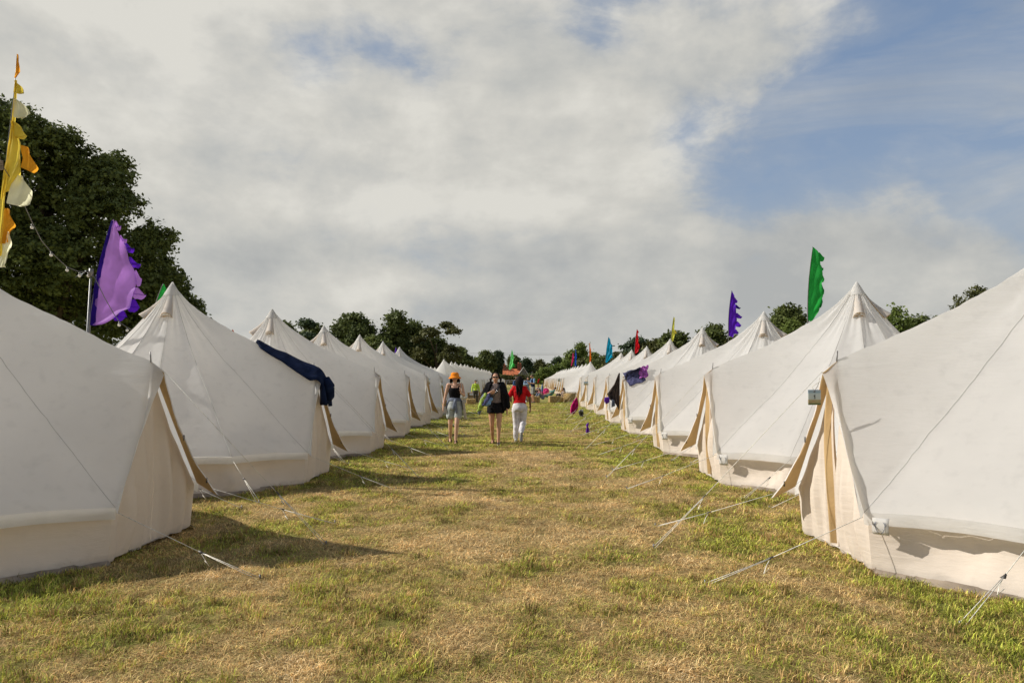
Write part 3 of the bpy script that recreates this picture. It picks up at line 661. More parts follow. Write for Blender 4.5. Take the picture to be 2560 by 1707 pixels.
# brown towel over the door apex of the fourth right tent (apex px 1550,932)
YA = 21.85
hang('brown_towel', 'dark brown towel hanging from the door apex of the right hand tent', 'towel', M['brown_towel'],
     interp_rows([(1547, 1550, 933, 932), (1536, 1549, 960, 962), (1518, 1549, 985, 985), (1524, 1549, 998, 1000), (1534, 1548, 1004, 1012), (1540, 1547, 1010, 1024)], 20), lambda u, v: YA-0.12-0.28*v*(1-u), 0.03, seed=2)
hang('violet_cloth', 'small violet cloth dangling under the brown towel', 'cloth', M['violet_cloth'],
     interp_rows([(1512, 1522, 993, 992), (1511, 1524, 1001, 1003), (1515, 1521, 1010, 1007)], 8), lambda u, v: YA-0.55, 0.02, seed=1)
hang('charcoal_cloth', 'charcoal garment hanging below the brown towel', 'cloth', M['bluegrey_cloth'],
     interp_rows([(1530, 1535, 998, 1000), (1529, 1537, 1010, 1009), (1529, 1538, 1018, 1014)], 8), lambda u, v: YA-0.5, 0.02, seed=1)
hang('magenta_towel', 'magenta towel hung over a guy rope on the right', 'towel', M['magenta_towel'],
     interp_rows([(1440, 1443, 995, 994), (1433, 1445, 1004, 1003), (1427, 1446, 1015, 1014), (1426, 1445, 1024, 1022), (1427, 1436, 1037, 1033), (1428, 1434, 1041, 1040)], 16), lambda u, v: 33.0, 0.05, seed=2, freq=14)
hang('olive_cap', 'dark olive bundle hung on a rope beside the magenta towel', 'cloth', M['olive_cloth'],
     interp_rows([(1446, 1458, 1028, 1028), (1447, 1459, 1034, 1033), (1452, 1458, 1043, 1040), (1452, 1457, 1050, 1049)], 8), lambda u, v: 30.5, 0.04, seed=2, freq=9)
hang('pale_cap', 'pale grey cap resting on top of the olive bundle', 'cap', M['grey_cloth'],
     interp_rows([(1449, 1457, 1024, 1024), (1446, 1460, 1029, 1029)], 4), lambda u, v: 30.45, 0.04, seed=2, freq=9)
hang('violet_ribbon', 'violet scarf knotted on a guy rope above the grass', 'scarf', M['violet_cloth'],
     interp_rows([(1470, 1471, 1056, 1056), (1465, 1471, 1063, 1062), (1468, 1470, 1067, 1066), (1466, 1473, 1072, 1074), (1465, 1474, 1082, 1080)], 14), lambda u, v: 21.5, 0.03, seed=2, freq=11)
hang('crimson_cloth', 'crimson cloth hanging on a far tent door of the right row', 'cloth', M['red_cloth'],
     interp_rows([(1348, 1349, 946, 946), (1344.5, 1347.5, 952, 953), (1344, 1346, 959, 957)], 6), lambda u, v: 76, 0.05, seed=2, freq=9)
hang('blue_towel', 'blue towel hanging behind the people sitting on the grass', 'towel', M['sky_cloth'],
     interp_rows([(1355.5, 1356.5, 960, 960), (1353, 1358, 968, 968), (1353.5, 1360.5, 981, 981)], 6), lambda u, v: 66, 0.05, seed=2, freq=9)

# navy blanket over the ridge of the second left tent
def blanket():
    rows = []; bv = None
    Tm = Matrix.Translation(TL[1][0].location) @ TL[1][0].rotation_euler.to_matrix().to_4x4()
    n = 40
    for i in range(n+1):
        s = i/n; row = []
        if s < 0.66:      # along the ridge
            t = 0.60+0.40*(s/0.66); c = roof_point(APEX, 'a', 0, t, 1.7); wn = 0.10+0.14*(s/0.66)
            if s < 0.06: wn *= 0.5+s*8
            for j in range(11):
                q = (j/10-0.42)*2; y = q*wn; dz = -abs(y)*(0.55+0.6*t*t)+0.02+0.008*math.sin(j*1.7+i*0.5)
                row.append(c+Vector((0, y, 0.035+dz)))
        else:            # over the apex and down in front
            k = (s-0.66)/0.34; c = APEX+Vector((0.02+0.13*math.sin(min(1, k*1.6)*PI/2), 0, 0.03-0.48*k*k-0.08*k)); wn = 0.24-0.07*k
            for j in range(11):
                q = (j/10-0.42)*2; y = q*wn
                row.append(c+Vector((0.05*math.cos(j*1.4)*k+0.03*k, y+0.05*k, 0.005-abs(y)*1.0*(1-0.75*k)+0.01*math.sin(j*1.7+i*0.5))))
        rows.append([Tm @ p for p in row])
    o = MB().grid(rows).build('navy_blanket', M['navy_cloth']); thick(o, 0.035, 1); tag(o, 'navy blue blanket thrown over the door ridge of the left tent', 'blanket')
    # rolled lower end
    p0 = Tm @ (APEX+Vector((0.17, 0.09, -0.26))); mb = MB()
    mb.tube([p0+Vector((0.0, -0.05, 0.12)), p0+Vector((0.05, -0.06, 0.0)), p0+Vector((0.04, -0.02, -0.16)), p0+Vector((0.0, 0.02, -0.24))], [0.05, 0.085, 0.085, 0.05], 10)
    mb.build('rolled_end', M['navy_cloth'], o)
blanket()

# number cards
def print_mat():
    m = bpy.data.materials.new('card_print'); m.use_nodes = True; nt = m.node_tree; nt.nodes.clear()
    out = N(nt, 'ShaderNodeOutputMaterial'); p = N(nt, 'ShaderNodeBsdfPrincipled'); tc = N(nt, 'ShaderNodeTexCoord'); sep = N(nt, 'ShaderNodeSeparateXYZ'); L(nt, tc.outputs['Generated'], sep.inputs[0])
    n = N(nt, 'ShaderNodeTexNoise'); n.inputs['Scale'].default_value = 14; L(nt, tc.outputs['Generated'], n.inputs['Vector'])
    sk = ramp(nt, sep.outputs[2], [(0.0, (0.10, 0.16, 0.05)), (0.10, (0.16, 0.20, 0.07)), (0.14, (0.45, 0.38, 0.16)), (0.34, (0.50, 0.42, 0.22)), (0.37, (0.62, 0.65, 0.58)), (0.72, (0.64, 0.69, 0.66)), (0.86, (0.30, 0.44, 0.54)), (0.93, (0.46, 0.53, 0.56)), (1.0, (0.24, 0.36, 0.45))])
    fl = ramp(nt, n.outputs[0], [(0.56, (1, 1, 1)), (0.62, (0.9, 0.35, 0.35))])
    lowm = ramp(nt, sep.outputs[2], [(0.33, 1.0), (0.37, 0.0)])
    c = mixc(nt, lowm, sk, mixc(nt, 1.0, sk, fl, 'MULTIPLY')); L(nt, c, p.inputs['Base Color']); p.inputs['Roughness'].default_value = 0.5
    L(nt, p.outputs[0], out.inputs[0]); return m
M['print'] = print_mat()
def card(u, v, w, h, Y, label, digit=None, rz=0.0):
    c = at(u, v, Y); t = empty('number_card', c, rz, label, 'sign', 'number cards hanging by the tent doors')
    b = MB().box((0, 0, 0), (w, 0.006, h)).build('card', M['print'], t, False); bevel(b, 0.003)
    MB().tube([(0, 0, h*0.42), (-0.02, 0, h*0.7), (0.05, 0, h*1.05)], 0.003, 5).build('hanging_cord', M['rope'], t)
    MB().tube([(0, 0.001, h*0.40), (0.03, 0, h*0.75), (0.05, 0.01, h*1.3)], 0.003, 5).build('hanging_cord', M['rope'], t)
    MB().tube([(0, -0.006, h*0.40), (0, 0.002, h*0.40)], 0.009, 8).build('eyelet', M['galv'], t)
    if digit:
        k = h*0.17; MB().box((0.003*h/0.14, -0.005, 0.004), (k*0.22, 0.003, k*1.6)).add(*MBbox((-k*0.18, -0.005, k*0.58), (k*0.42, 0.003, k*0.2), -0.6)).build('numeral', M['black_cloth'], t, False)
    else:
        MB().tube([(0, -0.004, 0.02), (0.002, -0.004, -0.035)], 0.012, 6).build('numeral', M['bluegrey_cloth'], t)
    return t
def MBbox(c, d, ang):
    q = MB(); q.box(c, d, Matrix.Rotation(-ang, 3, 'Y')); return q.v, q.f
card(2036, 993, 0.108, 0.127, 6.45, 'printed card with the number 1 hanging beside the nearest right door', '1')
card(941.5, 947, 0.13, 0.18, 16.3, 'number card hanging at the door of the third left tent', None, 0.4)
card(1069.8, 953, 0.15, 0.19, 25.4, 'number card hanging at the door of the fifth left tent', None, 0.3)
card(1103, 962, 0.15, 0.19, 29.4, 'number card hanging at the door of the sixth left tent', None, 0.3)
card(1465, 958, 0.20, 0.15, 33.0, 'wide pale card hanging at a right door past the brown towel', None, 0)
card(1398, 950, 0.22, 0.20, 62.0, 'number card hanging at a far right door above the hay bench', None, 0)
# cloth labels with an antler emblem below the eave
def antler_label(tent, ang, hgt, s=1.0):
    a = math.radians(ang); ring = [corner(1)]+[Vector((RT*math.cos(q), RT*math.sin(q), ZE)) for q in TIES]
    p0, p1 = ring[0], ring[1]; c = p0.lerp(p1, 0.13); d = (p1-p0).normalized(); n = Vector((d.y, -d.x, 0)); n = n if n.y*1 > 0 or n.x > 0 else -n
    if n.dot(Vector((c.x, c.y, 0))) < 0: n = -n
    root = tent; mb = MB(); c = c+n*0.05; w, h = 0.125*s, 0.125*s
    rows = [[c+d*(w*(i/4-0.5))+n*(0.012*math.sin(j*0.8))+Vector((0, 0, -0.02-h*j/4)) for i in range(5)] for j in range(5)]
    lb = mb.grid(rows).build('cloth_label', M['canvas'], root); thick(lb, 0.002)
    em = MB(); cc = c+n*0.016+Vector((0, 0, -0.02-h*0.52))
    for sgn in (1, -1):
        P = lambda x, z: cc+d*(x*w*sgn)+Vector((0, 0, z*h))
        em.tube([P(0.07, -0.38), P(0.16, -0.30), P(0.27, -0.10), P(0.29, 0.10), P(0.24, 0.30)], 0.0022, 4)
        em.tube([P(0.22, -0.20), P(0.12, -0.10)], 0.001, 4); em.tube([P(0.28, -0.02), P(0.38, 0.16)], 0.0018, 4); em.tube([P(0.29, 0.1), P(0.36, 0.28)], 0.0018, 4); em.tube([P(0.27, 0.18), P(0.17, 0.30)], 0.001, 4)
    em.build('antler_emblem', M['bluegrey_cloth'], lb)
for i, s in ((0, 1.0), (1, 1.15), (2, 1.2), (3, 1.2)): antler_label(TR[i][0], 0, 0, s)

# ------------------------------------------------------------------ feather flags
def flag(name, label, top, cb, Y, widths, mcloth, tabs=(), tabm=None, bend=0.0, sleeve=None, ripple=0.10, base=True, lean=0.0, pole=True, tabw=0.3):
    """top, cb: pixels of pole tip and lower end of the cloth; widths: cloth width in pixels from tip to foot"""
    T = at(*top, Y); B = at(*cb, Y); S = Y/FPX
    root = empty(name, (B.x, Y, 0), 0, label, 'flag', 'tall feather flags among the tents')
    inv = Vector((B.x, Y, 0))
    def pp(v): q = T.lerp(B, v); q.x += bend*S*math.sin(PI*v); return q-inv
    n, m_ = 44, 12; rows = []
    for i in range(n+1):
        v = i/n; k = v*(len(widths)-1); a = min(int(k), len(widths)-2); w = (widths[a]*(1-k+a)+widths[a+1]*(k-a))*S
        c = pp(v); row = []
        for j in range(m_+1):
            u = j/m_
            rp = ripple*math.sin(u*6+v*5+Y)*u*(w/0.8+0.1)+ripple*0.5*math.sin(v*23+u*3)*u*u
            row.append(c+Vector((w*u*(1-0.05*math.sin(v*9)), rp-0.1*w*u, -0.22*w*u+0.03*math.sin(v*31+Y)*u)))
        rows.append(row)
    cl = MB().grid(rows).build('cloth', M[mcloth], root)
    for (v, hh, lw, mt) in tabs:
        i = min(n-1, int(v*n)); e = rows[i][m_]; e2 = rows[min(n, i+max(1, int(hh*n)))][m_]; rr = []
        for a in range(9):
            f = a/8; b = e.lerp(e2, f)-Vector((0.01, 0, 0)); ln = lw*S*math.sin(PI*(0.06+0.9*f))**0.55; r2 = []
            for c in range(6):
                q = c/5; r2.append(b+Vector((ln*q, 0.10*math.sin(q*3+v*19)*q*(ln/0.3)+0.02, -0.35*ln*q+0.03*math.sin(f*9+q*3))))
            rr.append(r2)
        MB().grid(rr).build('fringe_tab', M[mt], root)
    if sleeve:
        sr = [[pp(i/30)+Vector((-0.012, -0.012, 0)), pp(i/30)+Vector((sleeve*S*(0.25+0.75*i/30), -0.014-0.01*math.sin(i), -0.02))] for i in range(31)]
        MB().grid(sr).build('sleeve', M['flag_indigo' if mcloth in ('flag_lilac', 'flag_violet') else 'flag_orange_yellow'], root)
    if pole:
        pts = [Vector((pp(1).x-lean, 0, 0))]+[pp(1-i/20) for i in range(21)]
        MB().tube(pts, [0.02]+[0.017-0.011*i/20 for i in range(21)], 6).build('pole', M['spike'], root)
    if base:
        MB().tube([(pp(1).x-lean, 0, -0.05), (pp(1).x-lean, 0, 0.5)], 0.028, 8).build('ground_socket', M['galv'], root)
    return root
# yellow many-pieced flag at the left edge
def yellow_flag():
    Y = 11.0; S = Y/FPX; T = at(43, 136, Y); B = at(-6, 690, Y); root = empty('feather_flag', (B.x, Y, 0), 0, 'tall yellow and cream flag of loose pieces at the left edge', 'flag', 'tall feather flags among the tents')
    inv = Vector((B.x, Y, 0)); P = lambda x, y: at(x, y, Y)-inv
    MB().tube([Vector((-0.10, 0, 0)), P(-14, 720)+Vector((0, .04, 0)), P(4, 470)+Vector((0, .04, 0)), P(19, 330)+Vector((0, .04, 0)), P(31, 240)+Vector((0, .03, 0)), P(42, 140)], [0.014, 0.012, 0.010, 0.008, 0.007, 0.004], 7).build('pole', M['spike'], root)
    def piece(nm, outline, mt, rip=0.05, sd=0):
        # outline: rows (x0,x1,y0,y1) top to bottom
        rr = []
        K = interp_rows(outline, 22)
        for k, (x0, x1, y0, y1) in enumerate(K):
            rr.append([P(x0+(x1-x0)*q/10, y0+(y1-y0)*q/10)+Vector((0, rip*math.sin(q*0.9+k*0.35+sd)*(q/10)+0.02*sd*0.1, 0)) for q in range(11)])
        MB().grid(rr).build(nm, M[mt], root)
    piece('pennant', [(42, 44, 136, 136), (40, 48, 150, 152), (39, 47, 175, 178), (37, 48, 186, 180), (36, 38, 195, 195)], 'flag_orange_yellow', 0.03, 1)
    piece('pennant', [(36, 38, 203, 203), (35, 49, 215, 214), (33, 60, 230, 233), (33, 56, 232, 236)], 'flag_yellow', 0.05, 2)
    piece('pennant', [(34, 37, 245, 245), (32, 58, 262, 262), (32, 76, 282, 284), (33, 70, 292, 294), (36, 52, 294, 296)], 'flag_cream', 0.04, 3)
    piece('pennant', [(28, 32, 302, 302), (26, 52, 318, 318), (25, 71, 338, 342), (24, 50, 345, 346)], 'flag_yellow', 0.05, 4)
    piece('pennant', [(28, 30, 302, 304), (22, 44, 345, 348), (18, 54, 365, 362), (14, 56, 400, 402), (8, 49, 425, 428), (4, 40, 455, 450), (0, 22, 500, 470)], 'flag_yellow', 0.06, 5)
    piece('pennant', [(50, 66, 362, 366), (52, 74, 380, 378), (56, 78, 395, 390), (50, 92, 418, 420), (64, 80, 424, 432), (76, 84, 430, 433)], 'flag_orange_yellow', 0.05, 6)
    piece('pennant', [(40, 52, 438, 438), (28, 66, 455, 455), (20, 74, 480, 476), (14, 70, 508, 512), (30, 56, 512, 517)], 'flag_cream', 0.06, 7)
    piece('pennant', [(10, 22, 520, 522), (4, 34, 556, 562), (0, 24, 580, 575), (-2, 22, 610, 606)], 'flag_orange_yellow', 0.05, 8)
    piece('pennant', [(2, 24, 585, 580), (0, 23, 612, 608), (-2, 16, 634, 628), (-4, 15, 650, 660), (-4, 10, 668, 668)], 'flag_cream', 0.05, 9)
    piece('pennant', [(36, 40, 200, 200), (27, 33, 300, 302), (13, 24, 400, 400), (0, 13, 480, 480), (-6, 9, 560, 560), (-10, 3, 640, 640)], 'flag_yellow', 0.03, 10)
yellow_flag()
V_, U_ = 'flag_violet', 'flag_lilac'
flag('feather_flag', 'big lilac flag with violet scalloped edge left of the tents', (281, 551), (224, 812), 13.5, [2, 34, 60, 84, 98, 106, 104, 74, 14], 'flag_lilac',
     [(0.04, .05, 16, U_), (0.12, .06, 18, U_), (0.20, .08, 22, V_), (0.31, .09, 26, V_), (0.44, .10, 20, U_), (0.57, .11, 28, U_), (0.70, .10, 30, V_), (0.82, .08, 24, V_)], bend=-8, sleeve=16, ripple=0.05)
flag('feather_flag', 'tall green flag behind the second right tent', (2032, 616), (2019, 800), 24, [2, 20, 28, 31, 33, 35, 34, 26, 10], 'flag_green',
     [(0.10, .08, 12, 'flag_green'), (0.24, .08, 7, 'flag_darkgreen'), (0.38, .08, 6, 'flag_green'), (0.52, .10, 6, 'flag_darkgreen'), (0.7, .10, 5, 'flag_darkgreen')], bend=-4)
flag('feather_flag', 'purple flag with scalloped edge behind the third right tent', (1829, 726), (1821, 840), 35, [1, 9, 13, 15, 18, 19, 20, 18, 12], 'flag_violet',
     [(0.16, .07, 8, V_), (0.30, .07, 14, 'flag_indigo'), (0.46, .12, 14, V_), (0.65, .12, 14, V_), (0.82, .10, 10, V_)], bend=-3)
flag('feather_flag', 'thin yellow flag above the right hand tents', (1684, 792), (1677, 856), 49, [2, 4, 5, 5, 6, 8, 8, 7, 3], 'flag_lime', [(0.5, .1, 6, 'flag_yellow')], bend=-1)
flag('feather_flag', 'red flag above the right hand tents', (1592, 823), (1586, 884), 64, [1, 4, 6, 7, 8, 9, 10, 9, 2], 'flag_red', [(0.05, .07, 3, 'flag_red'), (0.6, .2, 3, 'flag_red')], bend=-1, ripple=0.2)
flag('feather_flag', 'turquoise flag above the far right tents', (1521, 842), (1513, 905), 80, [1, 6, 10, 13, 15, 15, 15, 13, 4], 'flag_cyan', [(0.25, .1, 3, 'flag_cyan'), (0.7, .1, 4, 'flag_cyan')], bend=-1, ripple=0.3)
flag('feather_flag', 'slim orange flag between turquoise and blue flags', (1473.5, 857), (1473, 905), 98, [1, 2, 3, 4, 4, 4, 5, 5, 4], 'flag_orange', bend=0, ripple=0.3)
flag('feather_flag', 'blue flag in front of the bright green tree', (1438.5, 872), (1436, 914), 118, [.6, 2, 3, 4, 4, 4, 4, 5, 5], 'flag_blue', bend=0, ripple=0.3)
flag('feather_flag', 'crimson and pink flag left of the blue flag', (1432, 880), (1427, 915), 122, [.6, 3, 3, 4, 4, 4, 4, 3, 2], 'flag_pink', [(0.25, .15, 2, 'flag_lilac')], bend=0, ripple=0.3)
flag('feather_flag', 'light green flag on a tall pole in front of the cottage', (1279.5, 874), (1271.5, 923), 150, [.5, 4, 6, 7, 7, 8, 9, 9, 5], 'flag_mint', [(0.68, .2, 5, 'flag_green'), (0.3, .1, 2, 'flag_mint')], bend=0, ripple=0.5, base=False)
flag('feather_flag', 'green flag tip peeking over the second left tent', (408, 709), (386, 775), 17, [2, 12, 22, 30, 36, 36, 30, 20, 8], 'flag_green', bend=-2)
flag('feather_flag', 'orange flag tip peeking over the roofs on the left', (581, 823), (578, 856), 24, [1, 5, 8, 12, 16, 18, 18, 12, 5], 'flag_orange', bend=0)
flag('feather_flag', 'slim violet flag before the dark trees on the left', (989, 868), (984, 895), 51, [1, 2, 3, 4, 5, 6, 6, 6, 3], 'flag_violet', bend=0)
# tripod foot of the far green flag
MB().tube([(at(1266, 968, 150).x-1.0, 150, 0), (at(1266, 968, 150).x+0.1, 150, 1.2), (at(1266, 968, 150).x+1.0, 150, 0)], 0.06, 5).tube([(at(1266, 968, 150).x, 149, 0), (at(1266, 968, 150).x+0.1, 150, 1.2)], 0.06, 5).build('tripod_stand', M['spike'])
tag(bpy.data.objects['tripod_stand'], 'small dark tripod holding the pole of the light green flag', 'stand')

# poles and festoon lights on the left
PY = 12.6
def festoon():
    a = at(228, 676, PY); root = empty('metal_pole', (a.x-0.06, PY, 0), 0, 'thin galvanised pole beside the lilac flag carrying the light string', 'pole')
    MB().tube([(-0.05, 0, 0), (0.06, 0, a.z)], 0.018, 8).build('shaft', M['galv'], root)
    MB().tube([(0.058, 0, a.z-0.10), (0.061, 0, a.z+0.03)], 0.036, 8).build('clamp', M['spike'], root)
    b = at(-3, 400, 10.6); r2 = empty('wooden_pole', (b.x-0.35, 10.6, 0), 0, 'rough wooden pole with rope lashing at the left edge', 'pole')
    MB().tube([(0.10, 0, 0), (0.31, 0, b.z-0.4), (0.34, 0, b.z+0.05)], [0.05, 0.032, 0.030], 9).build('shaft', M['wood'], r2)
    mb = MB()
    for i in range(5): mb.tube([(0.345+0.05*math.cos(k*PI/5), 0.05*math.sin(k*PI/5), b.z-0.02-0.028*i+0.01*math.sin(k)) for k in range(11)], 0.014, 5)
    mb.build('rope_lashing', M['mud'], r2)
    pts = [at(x, y, 10.9+1.7*t) for x, y, t in [(0, 405, 0), (30, 452, 0.1), (62, 515, .25), (82, 560, .4), (104, 602, .5), (128, 631, .6), (150, 652, .7), (168, 668, .8), (196, 679, .9), (226, 680, 1)]]
    sm = []
    for i in range(len(pts)-1):
        for k in range(4): sm.append(pts[i].lerp(pts[i+1], k/4))
    sm.append(pts[-1])
    pts2 = [at(x, y, PY) for x, y in [(228, 680), (240, 700), (262, 745), (285, 785), (300, 806), (316, 817), (328, 824)]]
    for nm, pp_, bl, lab in (('light_string', sm, [(80, 562, .4), (128, 631, .6), (168, 669, .8), (199, 683, .92), (221, 683, 1)], 'string of bulbs sagging from the wooden pole to the metal pole'), ('light_string', pts2, [(298, 806, 1), (318, 819, 1)], 'short string of bulbs running down behind the lilac flag')):
        o = MB().tube(pp_, 0.007, 5).build(nm, M['spike']); tag(o, lab, 'string lights')
        for (x, y, t) in bl:
            c = at(x, y, 10.9+1.7*t); MB().tube([c+Vector((0, 0, 0.005)), c+Vector((0, 0, -0.03))], 0.014, 8).build('bulb_socket', M['spike'], o)
            me = bpy.data.meshes.new('bulb'); bm = bmesh.new(); bmesh.ops.create_icosphere(bm, subdivisions=2, radius=0.026); bm.to_mesh(me); bm.free()
            q = link('bulb', me, M['bulb'], o); q.location = c+Vector((0, 0, -0.045))
M['bulb'] = mat('frosted_bulb', (0.85, 0.82, 0.76), 0.25, 0.03, trans=0.4, spec=0.5)
festoon()

# ------------------------------------------------------------------ trees
def leafmat(name, c1, c2, tr=0.25):
    m = bpy.data.materials.new(name); m.use_nodes = True; nt = m.node_tree; nt.nodes.clear()
    out = N(nt, 'ShaderNodeOutputMaterial'); a = N(nt, 'ShaderNodeAttribute'); a.attribute_name = 'rnd'
    tc = N(nt, 'ShaderNodeTexCoord'); n = N(nt, 'ShaderNodeTexNoise'); n.inputs['Scale'].default_value = 0.6; n.inputs['Detail'].default_value = 4; L(nt, tc.outputs['Object'], n.inputs['Vector'])
    f = math_(nt, 'ADD', math_(nt, 'MULTIPLY', a.outputs['Fac'], 0.7), math_(nt, 'MULTIPLY', math_(nt, 'SUBTRACT', n.outputs[0], 0.35), 1.0), clamp=True)
    c = mixc(nt, f, c1, c2)
    p = N(nt, 'ShaderNodeBsdfPrincipled'); L(nt, c, p.inputs['Base Color']); p.inputs['Roughness'].default_value = 0.6; p.inputs['Specular IOR Level'].default_value = 0.2
    t = N(nt, 'ShaderNodeBsdfTranslucent'); L(nt, c, t.inputs[0]); ms = N(nt, 'ShaderNodeMixShader'); ms.inputs[0].default_value = tr
    L(nt, p.outputs[0], ms.inputs[1]); L(nt, t.outputs[0], ms.inputs[2]); L(nt, ms.outputs[0], out.inputs[0]); return m
M['leaf_dark'] = leafmat('leaf_dark', (0.055, 0.076, 0.022), (0.18, 0.21, 0.055))
M['leaf_mid'] = leafmat('leaf_mid', (0.055, 0.078, 0.024), (0.16, 0.185, 0.05))
M['leaf_blue'] = leafmat('leaf_blue', (0.034, 0.055, 0.030), (0.085, 0.12, 0.052))
M['leaf_olive'] = leafmat('leaf_olive', (0.06, 0.068, 0.022), (0.14, 0.14, 0.045))
M['leaf_bright'] = leafmat('leaf_bright', (0.09, 0.13, 0.03), (0.20, 0.25, 0.06), 0.35)
def crown_mesh(name, lobes, nleaf, size, seed, m, squash=1.0):
    """lobes: (x,y,z,rx,ry,rz). leaf sprays spread through the shell of every lobe"""
    rs = np.random.default_rng(seed); Vs = []; Rn = []
    vol = np.array([(l[3]*l[4]*l[5])**(2/3) for l in lobes]); cnt = (nleaf*vol/vol.sum()).astype(int)
    for l, c in zip(lobes, cnt):
        nc = max(6, c//14)                      # sprays
        d = rs.normal(size=(nc, 3)); d /= np.linalg.norm(d, axis=1)[:, None]; d[:, 2] = np.where(d[:, 2] < -0.5, -d[:, 2]*0.5, d[:, 2])
        rad = rs.uniform(0.55, 1.0, nc)**0.45*(1+0.16*np.sin(d[:, 0]*7+seed)*np.sin(d[:, 2]*6+l[0])+0.10*rs.normal(size=nc)*0.6)
        cen = np.array(l[:3])+d*rad[:, None]*np.array(l[3:6])
        sr = np.array(rs.uniform(0.5, 1.5, nc))*size*2.6
        k = np.repeat(np.arange(nc), 14); off = rs.normal(size=(len(k), 3))*0.45*sr[k][:, None]; off[:, 2] *= 0.6*squash
        P = cen[k]+off; q = len(P)
        nrm = rs.normal(size=(q, 3)); nrm[:, 2] += 0.9; nrm += d[k]*0.7; nrm /= np.linalg.norm(nrm, axis=1)[:, None]
        t = np.cross(nrm, rs.normal(size=(q, 3))); t /= np.linalg.norm(t, axis=1)[:, None]; b = np.cross(nrm, t)
        s_ = size*rs.uniform(0.6, 1.3, q)[:, None]
        quad_ = np.stack([P-t*s_*0.9, P-b*s_*0.5+t*s_*0.1, P+t*s_, P+b*s_*0.55], 1); Vs.append(quad_.reshape(-1, 3)); Rn.append(np.repeat(np.clip(rs.random(nc)[k]*0.6+rs.random(q)*0.4, 0, 1), 4))
    V = np.concatenate(Vs); R_ = np.concatenate(Rn); F = np.arange(len(V)).reshape(-1, 4)
    o = np_obj(name, V, F, m); o.data.attributes.new('rnd', 'FLOAT', 'POINT').data.foreach_set('value', R_.astype(np.float32)); return o
def tree(name, label, x, y, z0, H, W, kind, nleaf, size, seed, mat_, group=None, form='round', lobes=None):
    root = empty(name, (x, y, z0), 0, label, 'tree' if name != 'shrub' else 'shrub', group); rr = random.Random(seed)
    if lobes is None:
        lobes = []
        if form == 'round':
            lobes.append((0, 0, H*0.58, W*0.36, W*0.36, H*0.36))
            for i in range(int(13*max(1, min(3, 0.75*H/W)))):
                a = i*2.4+seed; e = rr.uniform(0.18, 0.92); rad = W*0.5*math.sqrt(max(0.05, 1-(abs(e-0.42)/0.56)**2))*0.62
                lobes.append((math.cos(a)*rad, math.sin(a)*rad, H*(0.10+0.82*e), W*rr.uniform(0.15, 0.24), W*rr.uniform(0.15, 0.24), H*rr.uniform(0.10, 0.16)))
            lobes.append((W*0.03, 0, H*0.88, W*0.18, W*0.18, H*0.12))
        elif form == 'open':
            for i in range(15):
                a = i*2.4+seed; e = rr.uniform(0.1, 0.98); rad = W*0.45*math.sqrt(max(0.04, 1-(abs(e-0.5)/0.62)**2))
                lobes.append((math.cos(a)*rad, math.sin(a)*rad, H*(0.18+0.76*e), W*rr.uniform(0.10, 0.17), W*rr.uniform(0.10, 0.16), H*rr.uniform(0.04, 0.07)))
        elif form == 'conifer':
            for i in range(16):
                e = i/15; w = W*0.5*(1-e)**0.8+0.15
                for k in range(3): a = k*2.1+i; lobes.append((math.cos(a)*w*0.55, math.sin(a)*w*0.55, H*(0.06+0.92*e), w*0.55+0.1, w*0.55+0.1, H*0.05))
        elif form == 'cedar':
            for i in range(14):
                e = i/13; w = W*0.5*(1-0.62*e); a = i*2.3+seed
                lobes.append((math.cos(a)*w*0.55, math.sin(a)*w*0.45, H*(0.25+0.72*e), w*0.62, w*0.5, H*0.028))
    mb = MB(); top = H*(0.93 if form == 'conifer' else 0.62)
    mb.tube([(0, 0, -0.3), (0.02*H, 0, H*0.2), (-0.01*H, 0.01*H, H*0.4), (0, 0, top)], [H*0.035, H*0.026, H*0.02, H*0.006], 8)
    trunk = mb.build('trunk', M['bark'], root)
    for i, l in enumerate(lobes[1:9:1] if form != 'conifer' else []):
        c = Vector(l[:3]); st = Vector((0, 0, min(H*0.5, max(H*0.15, c.z*0.55)))); md = st.lerp(c, 0.5)+Vector((0, 0, -0.02*H))
        MB().tube([st, md, c], [H*0.013, H*0.008, H*0.003], 5).build('limb', M['bark'], root)
    cr = crown_mesh('crown', lobes, nleaf, size, seed, M[mat_]); cr.parent = root
    return root
def tree_px(name, label, cx, topy, wpx, Y, z0, mat_, nleaf, size, seed, form='round', group=None, **kw):
    t = at(cx, topy, Y); W = wpx*Y/FPX; H = (t.z-z0)
    return tree(name, label, t.x, Y, z0, H, W, None, nleaf, size, seed, mat_, group, form, **kw)
